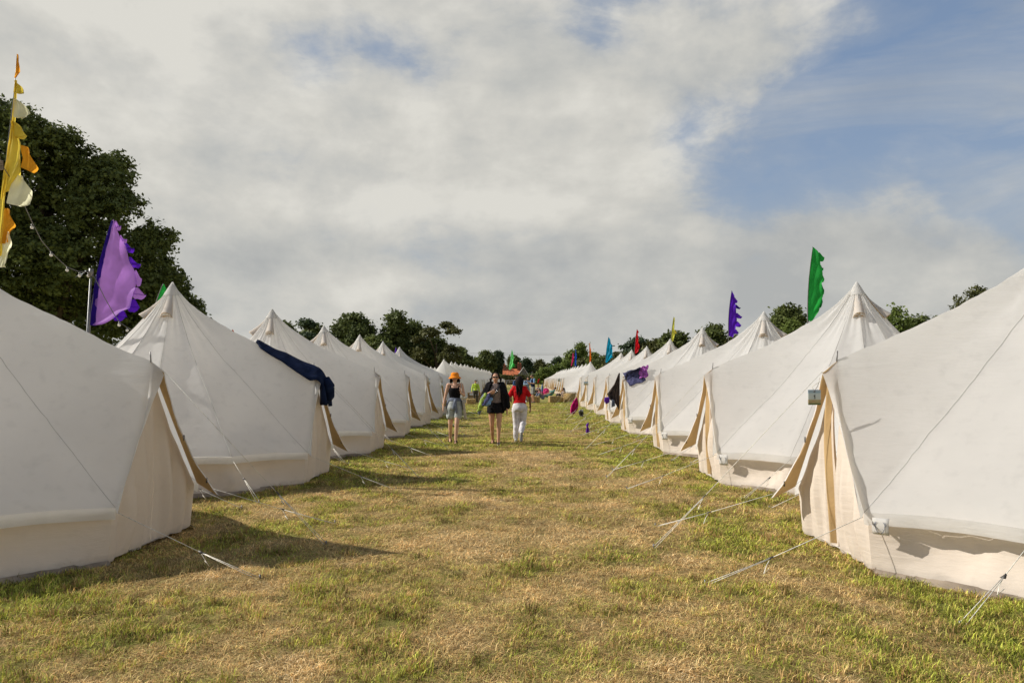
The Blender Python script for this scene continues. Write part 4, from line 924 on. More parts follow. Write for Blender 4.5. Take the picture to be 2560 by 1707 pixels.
def big_left():
    Y = 34.0; S = Y/FPX; base = at(110, 900, Y); root = empty('broadleaf_tree', (base.x, Y, 0), 0, 'huge dark broadleaf tree filling the left edge of the photo', 'tree', 'trees behind the left row')
    lob = []
    for (px, py, r) in [(-60, 330, 90), (20, 340, 85), (90, 385, 85), (150, 400, 80), (215, 440, 80), (270, 480, 72), (60, 480, 130), (180, 540, 120), (300, 560, 72), (-20, 600, 150), (120, 690, 150), (240, 680, 120), (330, 650, 68), (355, 585, 50), (-70, 480, 130), (0, 760, 130), (140, 800, 130), (260, 790, 110), (345, 740, 75), (325, 520, 40), (375, 690, 42), (110, 335, 45), (250, 400, 45), (190, 372, 42)]:
        c = at(px, py, Y); k = random.uniform(-1.8, 1.8); lob.append((c.x-base.x, k, c.z, r*S, r*S*1.1, r*S*0.92))
    mb = MB(); mb.tube([(0, 0, -0.3), (0.1, 0, 3), (-0.2, 0.1, 7), (0, 0, 11)], [0.75, 0.6, 0.45, 0.12], 10).build('trunk', M['bark'], root)
    for l in lob[:14]: MB().tube([(0, 0, min(6, l[2]*0.5)), (l[0]*0.5, l[1]*0.5, l[2]*0.7), (l[0], l[1], l[2])], [0.28, 0.16, 0.05], 6).build('limb', M['bark'], root)
    cr = crown_mesh('crown', lob, 135000, 0.105, 5, M['leaf_dark']); cr.parent = root
    Y2 = 38.0; S = Y2/FPX; b2 = at(420, 900, Y2); root = empty('broadleaf_tree', (b2.x, Y2, 0), 0, 'lower dark tree sloping down behind the second left tent', 'tree', 'trees behind the left row'); lob = []
    for (px, py, r) in [(385, 640, 55), (400, 700, 55), (430, 740, 50), (455, 770, 38), (350, 720, 60), (480, 790, 26), (300, 800, 80), (400, 810, 70), (465, 830, 50), (493, 815, 16), (430, 690, 28)]:
        c = at(px, py, Y2); lob.append((c.x-b2.x, random.uniform(-1, 1), c.z, r*S, r*S, r*S*0.9))
    MB().tube([(0, 0, -0.3), (0.1, 0, 2), (-0.2, 0.1, 4), (0, 0, 6)], [0.4, 0.3, 0.2, 0.08], 8).build('trunk', M['bark'], root)
    cr = crown_mesh('crown', lob, 32000, 0.11, 6, M['leaf_dark']); cr.parent = root
big_left()
TG, TC, TRG = 'trees behind the left row', 'trees on the skyline by the cottage', 'trees behind the right row'
B_ = 'broadleaf_tree'
tree_px(B_, 'dark round tree top just right of the third left tent peak', 700, 804, 110, 95, 0, 'leaf_dark', 9000, 0.28, 11, group=TG)
tree_px(B_, 'dark feathery tree left of the broad dome tree', 797, 798, 95, 120, 0, 'leaf_blue', 9000, 0.30, 12, form='open', group=TG)
tree_px(B_, 'dark conifer-like tree low behind the fourth left peak', 790, 812, 100, 124, 0, 'leaf_dark', 9000, 0.34, 112, group=TG)
tree_px(B_, 'broad dome shaped tree behind the left tents', 885, 782, 124, 125, 0, 'leaf_mid', 20000, 0.30, 13, group=TG)
tree_px(B_, 'tallest round headed tree behind the left tents', 985, 774, 86, 125, 0, 'leaf_mid', 18000, 0.28, 14, group=TG)
tree_px(B_, 'very dark tree between the tallest and the open crowned tree', 1033, 802, 64, 128, 0, 'leaf_dark', 12000, 0.30, 15, group=TG)
tree_px(B_, 'open crowned tree with sky showing between its branches', 1092, 790, 104, 122, 0, 'leaf_olive', 8500, 0.26, 16, form='open', group=TG)
tree_px(B_, 'dark leafy mass under the open crowned tree', 1078, 842, 100, 126, 0, 'leaf_dark', 12000, 0.32, 17, group=TG)
tree_px(B_, 'low rounded tree right of the open crowned tree', 1150, 870, 62, 140, 0, 'leaf_dark', 10000, 0.32, 18, group=TG)
tree_px(B_, 'low dark tree filling the gap below the dome tree', 935, 838, 110, 118, 0, 'leaf_dark', 10000, 0.32, 118, group=TG)
tree_px(B_, 'round sunlit tree left of the cottage', 1212, 877, 54, 262, 0, 'leaf_mid', 15000, 0.42, 19, group=TC)
tree_px('conifer_tree', 'dark pointed conifer left of the cottage chimney', 1243.5, 881, 24, 266, 0, 'leaf_blue', 6000, 0.42, 20, form='conifer', group=TC)
tree_px('conifer_tree', 'second dark conifer tip beside the cottage chimney', 1251.5, 884, 20, 269, 0, 'leaf_blue', 5000, 0.42, 21, form='conifer', group=TC)
tree_px(B_, 'dark tree behind the light green flag', 1284, 889, 34, 280, 0, 'leaf_dark', 9000, 0.42, 22, group=TC)
tree_px(B_, 'dark smooth dome tree right of the cottage', 1315, 896, 34, 275, 0, 'leaf_blue', 9000, 0.42, 23, group=TC)
tree_px(B_, 'small olive dome tree further right of the cottage', 1350, 899, 34, 282, 0, 'leaf_olive', 9000, 0.42, 24, group=TC)
tree_px(B_, 'small low tree between the olive dome and the umbrella tree', 1373, 908, 24, 288, 0, 'leaf_mid', 6000, 0.42, 25, group=TC)
tree_px('pine_tree', 'flat topped dark pine left of the bright forked tree', 1398, 895, 32, 240, 0, 'leaf_blue', 6000, 0.40, 26, form='open', group=TC)
tree_px(B_, 'bright green tree behind the blue flag', 1449, 857, 36, 165, 0, 'leaf_bright', 11000, 0.30, 27, group=TRG)
tree_px(B_, 'bright green lower tree left of the blue flag', 1430, 876, 36, 163, 0, 'leaf_bright', 9000, 0.30, 28, group=TRG)
tree_px('shrub', 'pale yellow green shrub at the end of the right row', 1360, 921, 38, 150, 0, 'leaf_bright', 8000, 0.26, 29, group=TRG)
tree_px('shrub', 'pale green shrub behind the far right tent peaks', 1396, 914, 44, 152, 0, 'leaf_bright', 8000, 0.26, 30, group=TRG)
tree_px('shrub', 'leafy hedge bush beneath the bright green tree', 1420, 903, 40, 158, 0, 'leaf_bright', 8000, 0.26, 130, group=TRG)
tree_px(B_, 'reddish olive tree between the blue and orange flags', 1463, 896, 40, 150, 0, 'leaf_olive', 8000, 0.30, 31, group=TRG)
tree_px(B_, 'green tree just right of the orange flag', 1485, 881, 24, 130, 0, 'leaf_bright', 7000, 0.26, 32, group=TRG)
tree_px(B_, 'bushy tree just left of the turquoise flag', 1504, 892, 32, 120, 0, 'leaf_mid', 7000, 0.26, 33, group=TRG)
tree_px('cedar_tree', 'layered dark cedar behind the red flag', 1590, 848, 130, 110, 0, 'leaf_blue', 14000, 0.26, 34, form='cedar', group=TRG)
tree_px(B_, 'olive bush under the layered cedar', 1545, 884, 70, 105, 0, 'leaf_olive', 9000, 0.26, 35, group=TRG)
tree_px(B_, 'dense olive tree behind the thin yellow flag', 1690, 830, 110, 92, 0, 'leaf_mid', 15000, 0.26, 36, group=TRG)
tree_px(B_, 'olive tree top right of the red flag', 1640, 850, 70, 96, 0, 'leaf_olive', 10000, 0.26, 136, group=TRG)
tree_px(B_, 'dark green tree left of the purple flag', 1785, 808, 84, 80, 0, 'leaf_mid', 12000, 0.22, 37, group=TRG)
tree_px(B_, 'low green bush between purple flag and third peak', 1845, 838, 80, 78, 0, 'leaf_olive', 9000, 0.22, 38, group=TRG)
tree_px(B_, 'dark round tree left of the tall green flag', 1962, 757, 120, 66, 0, 'leaf_dark', 14000, 0.18, 39, group=TRG)
tree_px(B_, 'light green leafy tree below the dark one by the green flag', 1975, 795, 84, 56, 0, 'leaf_bright', 7000, 0.12, 40, group=TRG)
tree_px(B_, 'light green leafy tree right of the second right peak', 2240, 754, 90, 46, 0, 'leaf_bright', 6500, 0.10, 41, form='round', group=TRG)
tree_px(B_, 'dark tree top behind the ridge of the nearest right tent', 2296, 786, 130, 66, 0, 'leaf_mid', 12000, 0.18, 42, group=TRG)
tree_px(B_, 'sparse twiggy tree tip above the nearest right tent ridge', 2440, 706, 130, 40, 0, 'leaf_olive', 9000, 0.09, 43, form='round', group=TRG)

# ------------------------------------------------------------------ cottage, hedge, fence, wires
def cottage():
    Y = 236; S = Y/FPX; x0 = at(1256, 950, Y).x; root = empty('brick_cottage', (x0, Y, 0), 0, 'small cottage with orange tiled roof and tall brick chimneys', 'house')
    px = lambda u: at(u, 950, Y).x-x0; pz = lambda v: at(1300, v, Y).z
    brick = mat('red_brick', (0.22, 0.11, 0.075), 0.9, 0.25, 3, 0.4, 4); tile = mat('orange_roof_tile', (0.50, 0.16, 0.07), 0.85, 0.22, 1.6, 0.5, 5); grey = mat('grey_gable_wall', (0.17, 0.17, 0.17), 0.9, 0.15, 2, 0.2, 5); white = mat('white_barge_board', (0.6, 0.6, 0.56), 0.7, 0.05)
    xa, xb, xm, xe = px(1258), px(1300), px(1300), px(1323)
    ridge, eave = pz(922), pz(938); mz = pz(940)
    MB().box(((xa+xb)/2, 3.5, eave/2), (xb-xa, 6.4, eave)).build('wall', brick, root, False)
    r = MB(); r.add([(xa-0.2, -0.2, eave-0.1), (xb, -0.2, eave-0.1), (xb, 3.5, ridge), (xa-0.2, 3.5, ridge), (xa-0.2, 7.2, eave-0.1), (xb, 7.2, eave-0.1)], [(0, 1, 2, 3), (3, 2, 5, 4)])
    ro = r.build('roof', tile, root, False); thick(ro, 0.15)
    # gabled cross wing, its grey end facing us
    gm = (xm+xe)/2-0.3; gz = pz(919); MB().add([(xm-1.0, -1, 0), (xe, -1, 0), (xe, -1, pz(944)), (gm, -1, gz), (xm-1.0, -1, pz(944)), (xm-1.0, 6, 0), (xe, 6, 0), (xe, 6, pz(944)), (gm, 6, gz), (xm-1.0, 6, pz(944))],
        [(0, 1, 2, 3, 4), (9, 8, 7, 6, 5), (1, 6, 7, 2), (0, 4, 9, 5)]).build('gable_wall', grey, root, False)
    wr = MB(); wr.add([(xm-1.3, -1.25, pz(944.5)), (gm, -1.25, gz+0.08), (gm, 6.2, gz+0.08), (xm-1.3, 6.2, pz(944.5)), (xe+0.3, -1.25, pz(944.5)), (xe+0.3, 6.2, pz(944.5))], [(0, 1, 2, 3), (1, 4, 5, 2)])
    thick(wr.build('wing_roof', tile, root, False), 0.12)
    MB().tube([(xm-1.3, -1.3, pz(944)), (gm, -1.3, gz+0.12), (xe+0.3, -1.3, pz(944))], 0.10, 4).build('barge_board', white, root, False)
    for (u, top, w, lab) in ((1261, 912.5, 0.95, 1), (1296, 908.5, 0.8, 2), (1301, 910, 0.6, 3)):
        c = MB(); xx = px(u); zt = pz(top); c.box((xx, 3.0, zt/2), (w, 0.9, zt)).box((xx, 3.0, zt-0.12), (w*1.25, 1.1, 0.24)); ch = c.build('chimney', brick, root, False)
        MB().tube([(xx, 3, zt), (xx, 3, zt+0.4)], 0.16, 8).build('chimney_pot', tile, ch)
    for u in (1272, 1285): MB().box((px(u), 0.28, 2.1), (0.9, 0.1, 1.1)).build('window', M['dark'], root, False)
cottage()
def hedge(name, label, u0, u1, top, Y, mt, n, size, seed):
    a = at(u0, 950, Y).x; b = at(u1, 950, Y).x; z = at(1300, top, Y).z; lobes = []; k = max(4, int((b-a)/1.6))
    for i in range(k+1): lobes.append(((b-a)*i/k, 0, z*0.45+random.uniform(-.1, .1), 1.3, 1.0, z*0.55))
    root = empty(name, (a, Y, 0), 0, label, 'hedge'); cr = crown_mesh('foliage', lobes, n, size, seed, M[mt]); cr.parent = root
    MB().tube([(0, 0, 0.3), (b-a, 0, 0.3)], 0.15, 5).build('stems', M['bark'], root)
hedge('hedge', 'tall dark reedy hedge in front of the cottage', 1246, 1320, 938, 226, 'leaf_olive', 9000, 0.3, 51)
hedge('hedge', 'dark hedge closing the field left of the cottage', 1150, 1250, 940, 240, 'leaf_dark', 9000, 0.4, 52)
hedge('hedge', 'dark hedge closing the field right of the cottage', 1316, 1420, 936, 245, 'leaf_dark', 9000, 0.4, 53)
hedge('hedge', 'dark undergrowth below the trees on the left skyline', 560, 1190, 905, 142, 'leaf_dark', 22000, 0.40, 54)
def fence():
    Y = 205; a = at(1245, 958, Y).x; b = at(1325, 958, Y).x; root = empty('field_fence', (a, Y, 0), 0, 'low white tape fence at the end of the field', 'fence')
    for i in range(9): MB().box(((b-a)*i/8, 0, 0.7), (0.12, 0.12, 1.4)).build('post', M['wood'], root, False)
    for z in (0.8, 1.3): MB().tube([(0, 0, z), (b-a, 0, z)], 0.035, 4).build('rail', M['white_cloth'], root)
fence()
for v, lab in ((882, 'upper'), (885.5, 'lower')):
    p = at(1130, v, 330); q = at(1640, v, 330); o = MB().tube([p.lerp(q, i/20)+Vector((0, 0, -1.0*math.sin(PI*i/20)*0.3)) for i in range(21)], 0.035, 4).build('power_line', M['spike']); tag(o, '%s thin power line crossing above the distant trees' % lab, 'power line')

# ------------------------------------------------------------------ people
def capsule(mb, p0, r0, p1, r1, n=12, sx=1.0):
    p0, p1 = Vector(p0), Vector(p1); d = p1-p0; Ln = d.length
    q = d.to_track_quat('Z', 'Y') if Ln > 1e-6 else Matrix.Identity(3).to_quaternion()
    vs = []; fs = []; rings = []
    for k in range(5): t = -PI/2+PI/2*k/4; rings.append((math.cos(t)*r0, math.sin(t)*r0))
    for k in range(5): t = PI/2*k/4; rings.append((math.cos(t)*r1, Ln+math.sin(t)*r1))
    for (r, z) in rings:
        r = max(r, 1e-4)
        for i in range(n): a = 2*PI*i/n; vs.append(p0+q @ Vector((r*math.cos(a)*sx, r*math.sin(a), z)))
    for k in range(len(rings)-1):
        for i in range(n): fs.append((k*n+i, k*n+(i+1) % n, (k+1)*n+(i+1) % n, (k+1)*n+i))
    fs.append(tuple(range(n-1, -1, -1))); fs.append(tuple(range((len(rings)-1)*n, len(rings)*n)))
    mb.add(vs, fs)
def chain(mb, pts, rs):
    for i in range(len(pts)-1): capsule(mb, pts[i], rs[i], pts[i+1], rs[i+1])
def ell(mb, c, r, rot=None, n=14):
    c = Vector(c); vs = []; fs = []; m_ = 10
    for k in range(m_+1):
        t = -PI/2+PI*k/m_
        for i in range(n):
            a = 2*PI*i/n; p = Vector((max(1e-4, math.cos(t))*math.cos(a)*r[0], max(1e-4, math.cos(t))*math.sin(a)*r[1], math.sin(t)*r[2]))
            if rot is not None: p = rot @ p
            vs.append(c+p)
    for k in range(m_):
        for i in range(n): fs.append((k*n+i, k*n+(i+1) % n, (k+1)*n+(i+1) % n, (k+1)*n+i))
    mb.add(vs, fs)
def loft(mb, secs, n=24):
    """secs: (centre, rx, ry) stacked sections"""
    vs = []; fs = []
    for (c, rx, ry) in secs:
        for i in range(n): a = 2*PI*i/n; vs.append(Vector(c)+Vector((rx*math.cos(a), ry*math.sin(a), 0)))
    for k in range(len(secs)-1):
        for i in range(n): fs.append((k*n+i, k*n+(i+1) % n, (k+1)*n+(i+1) % n, (k+1)*n+i))
    fs.append(tuple(range(n-1, -1, -1))); fs.append(tuple(range((len(secs)-1)*n, len(secs)*n)))
    mb.add(vs, fs)
def fuse(name, mb, m, parent, vox=0.011, sm=4, wr=0.0):
    o = mb.build(name, m, parent)
    r = o.modifiers.new('fuse', 'REMESH'); r.mode = 'VOXEL'; r.voxel_size = vox; r.use_smooth_shade = True
    q = o.modifiers.new('relax', 'SMOOTH'); q.factor = 0.5; q.iterations = sm
    if wr:
        t = bpy.data.textures.new('cloth_folds', 'CLOUDS'); t.noise_scale = 0.09; d = o.modifiers.new('folds', 'DISPLACE'); d.texture = t; d.strength = wr; d.mid_level = 0.5
    return o
def hand(mb, w, d, n, thumb_side, s=1.0, curl=0.4):
    """w wrist, d direction of the hand, n palm normal; four fingers and a thumb"""
    d = Vector(d).normalized(); n = Vector(n); n = (n-d*n.dot(d)).normalized(); e = d.cross(n)
    w = Vector(w); c = w+d*0.045*s
    for k in range(4):
        o = (k-1.5)*0.019*s; b = w+d*0.075*s+e*o; capsule(mb, w+e*o*0.6, 0.017*s, b, 0.0125*s, 8)
        ln = (0.060, 0.070, 0.066, 0.052)[k]*s; m1 = b+d*ln*0.5+n*ln*0.18*curl; m2 = m1+d*ln*0.40+n*ln*0.55*curl
        capsule(mb, b, 0.0105*s, m1, 0.0095*s, 8); capsule(mb, m1, 0.0095*s, m2, 0.0080*s, 8)
    t0 = w+d*0.02*s-e*0.022*s*thumb_side; t1 = t0+d*0.045*s-e*0.028*s*thumb_side+n*0.012*s; t2 = t1+d*0.034*s-e*0.004*s*thumb_side+n*0.012*s
    capsule(mb, t0, 0.014*s, t1, 0.011*s, 8); capsule(mb, t1, 0.011*s, t2, 0.009*s, 8)
def head(mb, c, s=1.0, yaw=0.0, tilt=0.0):
    R_ = Matrix.Rotation(yaw, 3, 'Z') @ Matrix.Rotation(tilt, 3, 'X'); P = lambda x, y, z: Vector(c)+R_ @ Vector((x*s, y*s, z*s))
    ell(mb, P(0, 0.012, 0.028), (0.076*s, 0.094*s, 0.086*s), R_); ell(mb, P(0, -0.018, -0.030), (0.060*s, 0.070*s, 0.078*s), R_)
    ell(mb, P(0, -0.050, -0.078), (0.030*s, 0.026*s, 0.026*s), R_); capsule(mb, P(0, -0.088, 0.012), 0.009*s, P(0, -0.103, -0.022), 0.014*s, 8)
    ell(mb, P(0, -0.084, -0.052), (0.024*s, 0.012*s, 0.010*s), R_); ell(mb, P(0, -0.078, 0.022), (0.055*s, 0.014*s, 0.010*s), R_)
    for q in (1, -1): ell(mb, P(0.077*q, 0.010, -0.010), (0.010*s, 0.019*s, 0.030*s), R_)
    return P, R_
def face_details(P, R_, parent, skin, glasses=False, s=1.0):
    for q in (1, -1):
        mb = MB(); ell(mb, P(0.030*q, -0.082, 0.006), (0.013*s, 0.007*s, 0.007*s), R_); mb.build('eye', M['white_cloth'], parent)
        mb = MB(); ell(mb, P(0.030*q, -0.088, 0.006), (0.006*s, 0.004*s, 0.006*s), R_); mb.build('iris', M['hairdark'], parent)
        mb = MB(); capsule(mb, P(0.015*q, -0.091, 0.024), 0.003*s, P(0.046*q, -0.082, 0.026), 0.002*s, 6); mb.build('eyebrow', M['hairdark'], parent)
    mb = MB(); capsule(mb, P(-0.022, -0.098, -0.051), 0.006*s, P(0.022, -0.098, -0.051), 0.006*s, 8); mb.build('mouth', M['lip'], parent)
    if glasses:
        root = MB()
        for q in (1, -1):
            g = MB(); ell(g, P(0.034*q, -0.096, 0.008), (0.031*s, 0.006*s, 0.019*s), R_); g.build('sunglass_lens', M['black_gloss'], parent)
            root.tube([P(0.062*q, -0.090, 0.014), P(0.080*q, -0.02, 0.012)], 0.004, 5)
        root.tube([P(-0.010, -0.103, 0.014), P(0.010, -0.103, 0.014)], 0.004, 5); root.build('sunglass_frame', M['black_gloss'], parent)
M['lip'] = mat('lips', (0.42, 0.13, 0.11), 0.5, 0.05); M['black_gloss'] = mat('black_gloss', (0.01, 0.01, 0.01), 0.12, 0.02, spec=0.6)
M['sole'] = mat('rubber_sole', (0.35, 0.34, 0.32), 0.8); M['trainer'] = mat('white_trainer', (0.60, 0.60, 0.59), 0.6)
def shoe(name, parent, a, toe, m, sandal=False):
    """a ankle point, toe direction vector; foot length about 0.24"""
    a = Vector(a); t = Vector(toe).normalized(); up = Vector((0, 0, 1)); up = (up-t*up.dot(t)).normalized(); sd_ = t.cross(up)
    mb = MB(); heel = a-up*0.055-t*0.045; tip = a-up*0.062+t*0.165
    if sandal:
        for k in range(7): p = heel.lerp(tip, k/6); w = (0.030, 0.033, 0.033, 0.036, 0.044, 0.043, 0.028)[k]; mb.add(*_disc(p-up*0.004, sd_*w, t*0.028, up*0.012))
        for k, q in ((0.45, 0.030), (0.75, 0.022)):
            c = heel.lerp(tip, k); mb.tube([c-sd_*0.042-up*0.004, c-sd_*0.03+up*q*1.3, c+up*q*1.7, c+sd_*0.03+up*q*1.3, c+sd_*0.042-up*0.004], 0.009, 5)
        mb.tube([a-sd_*0.036-up*0.02-t*0.02, a-t*0.042, a+sd_*0.036-up*0.02-t*0.02, a+t*0.035-up*0.005, a-sd_*0.036-up*0.02-t*0.02], 0.008, 5)
        mb.build(name, m, parent)
    else:
        capsule(mb, heel+up*0.015, 0.034, a+t*0.06-up*0.03, 0.036); capsule(mb, a+t*0.05-up*0.035, 0.040, tip, 0.030); capsule(mb, a-up*0.02-t*0.01, 0.038, heel+up*0.03, 0.036)
        o = fuse(name, mb, m, parent, 0.009, 3); mb = MB()
        for k in range(7): p = heel.lerp(tip, k/6); w = (0.034, 0.037, 0.037, 0.040, 0.045, 0.044, 0.032)[k]; mb.add(*_disc(p-up*0.022, sd_*w, t*0.030, up*0.012))
        mb.build('sole', M['sole'], o)
def _disc(c, a, b, u):
    vs = [c+a*math.cos(k*PI/4)+b*math.sin(k*PI/4)+u*h for h in (-1, 1) for k in range(8)]
    return vs, [(k, (k+1) % 8, 8+(k+1) % 8, 8+k) for k in range(8)]+[tuple(range(7, -1, -1)), tuple(range(8, 16))]
def body(root, J, skin, vox=0.011, face=True, glasses=False, yaw=0.0, tilt=0.0, s=1.0, hands=None, torso=1.0, headc=None, feet=True, seated=False):
    mb = MB(); hc = Vector(headc or (0, -0.01, 1.55))
    P, R_ = head(mb, hc, s*0.98, yaw, tilt)
    nk = Vector(J['neck']); capsule(mb, nk-Vector((0, 0, 0.05)), 0.055*s, hc+Vector((0, 0.02, -0.05)), 0.048*s)
    ch, wa, pe = Vector(J['chest']), Vector(J['waist']), Vector(J['pelvis'])
    ell(mb, ch, (0.150*torso, 0.100*torso, 0.17)); ell(mb, wa, (0.118*torso, 0.085*torso, 0.15)); ell(mb, pe, (0.162*torso, 0.112*torso, 0.13))
    capsule(mb, ch, 0.10*torso, wa, 0.09*torso); capsule(mb, wa, 0.09*torso, pe, 0.10*torso)
    for q in 'ab':
        sh, el, wr = Vector(J['sh'+q]), Vector(J['el'+q]), Vector(J['wr'+q]); capsule(mb, nk-Vector((0, 0, 0.03)), 0.045*s, sh, 0.048*s)
        capsule(mb, sh, 0.047*s, el, 0.035*s); capsule(mb, el, 0.036*s, wr, 0.024*s); md = sh.lerp(el, 0.45); ell(mb, md, (0.045*s,)*3)
        hd, hn, ts = (hands or {}).get(q, ((wr-el), (0, 1, 0), 1 if q == 'a' else -1)); hand(mb, wr, hd, hn, ts, s)
        hp, kn, an = Vector(J['hip'+q]), Vector(J['kn'+q]), Vector(J['an'+q]); capsule(mb, hp, 0.088*s*torso, kn, 0.054*s); capsule(mb, kn, 0.053*s, an, 0.034*s)
        cf = kn.lerp(an, 0.30)+Vector((0, 0.018, 0)); ell(mb, cf, (0.050*s, 0.054*s, 0.11*s))
        if feet: capsule(mb, an-Vector((0, 0, 0.035)), 0.032*s, an+Vector(J.get('toe'+q, (0, -0.15, -0.055))), 0.024*s)
    b = fuse('body', mb, M[skin], root, vox, 4)
    if face: face_details(P, R_, root, skin, glasses, s)
    return P, R_
def person(label, x, y, rz, scale=1.0, group=None):
    r = empty('person', (x, y, 0), rz, label, 'person', group); r.scale = (scale,)*3; return r

def walker_hat():
    p = at(1137, 1000, 17.9); r = person('woman in orange bucket hat, black vest and pale shorts walking towards us', p.x, 17.9, 0.05, 1.0)
    J = dict(neck=(0, 0, 1.39), chest=(0, 0, 1.24), waist=(0, 0, 1.05), pelvis=(0, 0, 0.90), sha=(-0.155, 0, 1.375), ela=(-0.225, 0.03, 1.11), wra=(-0.270, -0.02, 0.875),
             shb=(0.155, 0, 1.375), elb=(0.215, 0.02, 1.13), wrb=(0.150, -0.15, 1.19), hipa=(-0.085, 0, 0.86), kna=(-0.100, 0.02, 0.46), ana=(-0.115, 0.22, 0.105),
             hipb=(0.085, 0, 0.86), knb=(0.055, -0.15, 0.47), anb=(0.035, -0.17, 0.085), toea=(0, -0.10, -0.07))
    P, R_ = body(r, J, 'skin', hands={'b': ((-0.1, -0.3, 0.9), (-1, 0, 0), -1), 'a': ((-0.06, -0.1, -1), (1, 0.2, 0), 1)}, headc=(0, -0.01, 1.545))
    mb = MB(); loft(mb, [((0, 0, 0.99), .130, .098), ((0, 0, 1.10), .128, .096), ((0, -0.006, 1.20), .150, .112), ((0, -0.008, 1.27), .152, .112), ((0, 0, 1.31), .13, .10)])
    for q in (1, -1): capsule(mb, (0.095*q, -0.06, 1.30), 0.022, (0.105*q, 0, 1.425), 0.014); capsule(mb, (0.105*q, 0, 1.425), 0.014, (0.09*q, 0.08, 1.30), 0.022)
    fuse('vest_top', mb, M['black_cloth'], r, 0.011, 3)
    mb = MB(); loft(mb, [((0, 0, 1.04), .130, .100), ((0, 0, 0.95), .162, .122), ((0, 0, 0.86), .178, .130), ((0, 0, 0.80), .178, .13)])
    for q, kn in ((-1, (-0.100, 0.02, 0.46)), (1, (0.060, -0.13, 0.46))):
        h = Vector((0.090*q, 0, 0.84)); e = h.lerp(Vector(kn), 0.52); capsule(mb, h, 0.100, e+Vector((0.008*q, 0, 0)), 0.100, 16)
    cut = fuse('denim_shorts', mb, M['denim_light'], r, 0.012, 2, 0.02)
    # shirt tied round the waist: band, knot, two sleeves
    mb = MB(); loft(mb, [((0, 0, 1.075), .134, .104), ((0, 0, 1.03), .150, .118), ((0, 0, 0.99), .150, .115)]); ell(mb, (0.02, -0.125, 1.01), (0.035, 0.03, 0.035))
    chain(mb, [(0.02, -0.13, 1.00), (0.03, -0.155, 0.88), (0.045, -0.150, 0.74)], [0.028, 0.036, 0.030]); chain(mb, [(0.015, -0.13, 1.00), (-0.012, -0.15, 0.90), (-0.02, -0.15, 0.82)], [0.028, 0.036, 0.026])
    chain(mb, [(-0.12, -0.04, 1.03), (-0.165, 0.0, 0.93), (-0.19, 0.03, 0.84)], [0.03, 0.045, 0.035]); chain(mb, [(0.12, 0.05, 1.02), (0.16, 0.09, 0.88), (0.0, 0.17, 0.80), (-0.12, 0.12, 0.88)], [0.04]*4)
    fuse('tied_shirt', mb, M['bluegrey_cloth'], r, 0.011, 2, 0.02)
    mb = MB(); rows = []
    for (z, rad) in ((1.672, 0.004), (1.670, 0.055), (1.655, 0.082), (1.62, 0.094), (1.585, 0.099), (1.575, 0.105), (1.552, 0.132), (1.532, 0.152)): rows.append([Vector((rad*math.cos(a*PI/14), -0.005+rad*1.08*math.sin(a*PI/14), z+0.006*math.sin(a*PI/14*3)*(rad > 0.12))) for a in range(29)])
    mb.grid(rows); thick(mb.build('bucket_hat', M['orange_felt'], r), 0.006)
    mb = MB()
    for a in range(-7, 8):
        t = PI/2+a*0.235; c = Vector((0.078*math.cos(t), 0.012+0.090*math.sin(t), 1.57)); capsule(mb, c, 0.022, c+Vector((0.030*math.cos(t), 0.02*math.sin(t), -0.11-0.01*math.sin(a*2))), 0.024, 8)
    fuse('bob_hair', mb, M['hairdark'], r, 0.010, 2, 0.012)
    MB().tube([(0.085*math.cos(a*PI/10), -0.02-0.085*math.sin(a*PI/10), 1.405-0.05*math.sin(a*PI/10)) for a in range(11)], 0.004, 5).build('necklace', M['hairbrown'], r)
    mb = MB(); rows = []
    for k in range(9): t = k/8; rows.append([Vector((0.195+0.06*t+0.012*math.sin(j), -0.10+0.26*j/6+0.0, 1.02-0.46*t-0.0*j)) for j in range(7)])
    bag = thick(mb.grid(rows).build('tote_bag', M['cream_cloth'], r), 0.05); MB().tube([(0.20, 0.1, 1.02), (0.16, 0.06, 1.40), (0.16, -0.02, 1.43), (0.16, -0.10, 1.28), (0.205, -0.08, 1.02)], 0.010, 6).build('strap', M['cream_cloth'], bag)
    MB().tube([(-0.262+0.03*math.cos(a), -0.0+0.03*math.sin(a), 0.915) for a in [k*PI/5 for k in range(11)]], 0.008, 5).build('bracelet', M['flag_yellow'], r)
    shoe('sandal', r, (0.035, -0.17, 0.085), (0.1, -1, -0.02), M['black_cloth'], True); shoe('sandal', r, (-0.115, 0.22, 0.105), (0, -1, -0.45), M['black_cloth'], True)
walker_hat()
cloth('lime_dull', (0.33, 0.44, 0.09), 0.3, 14)
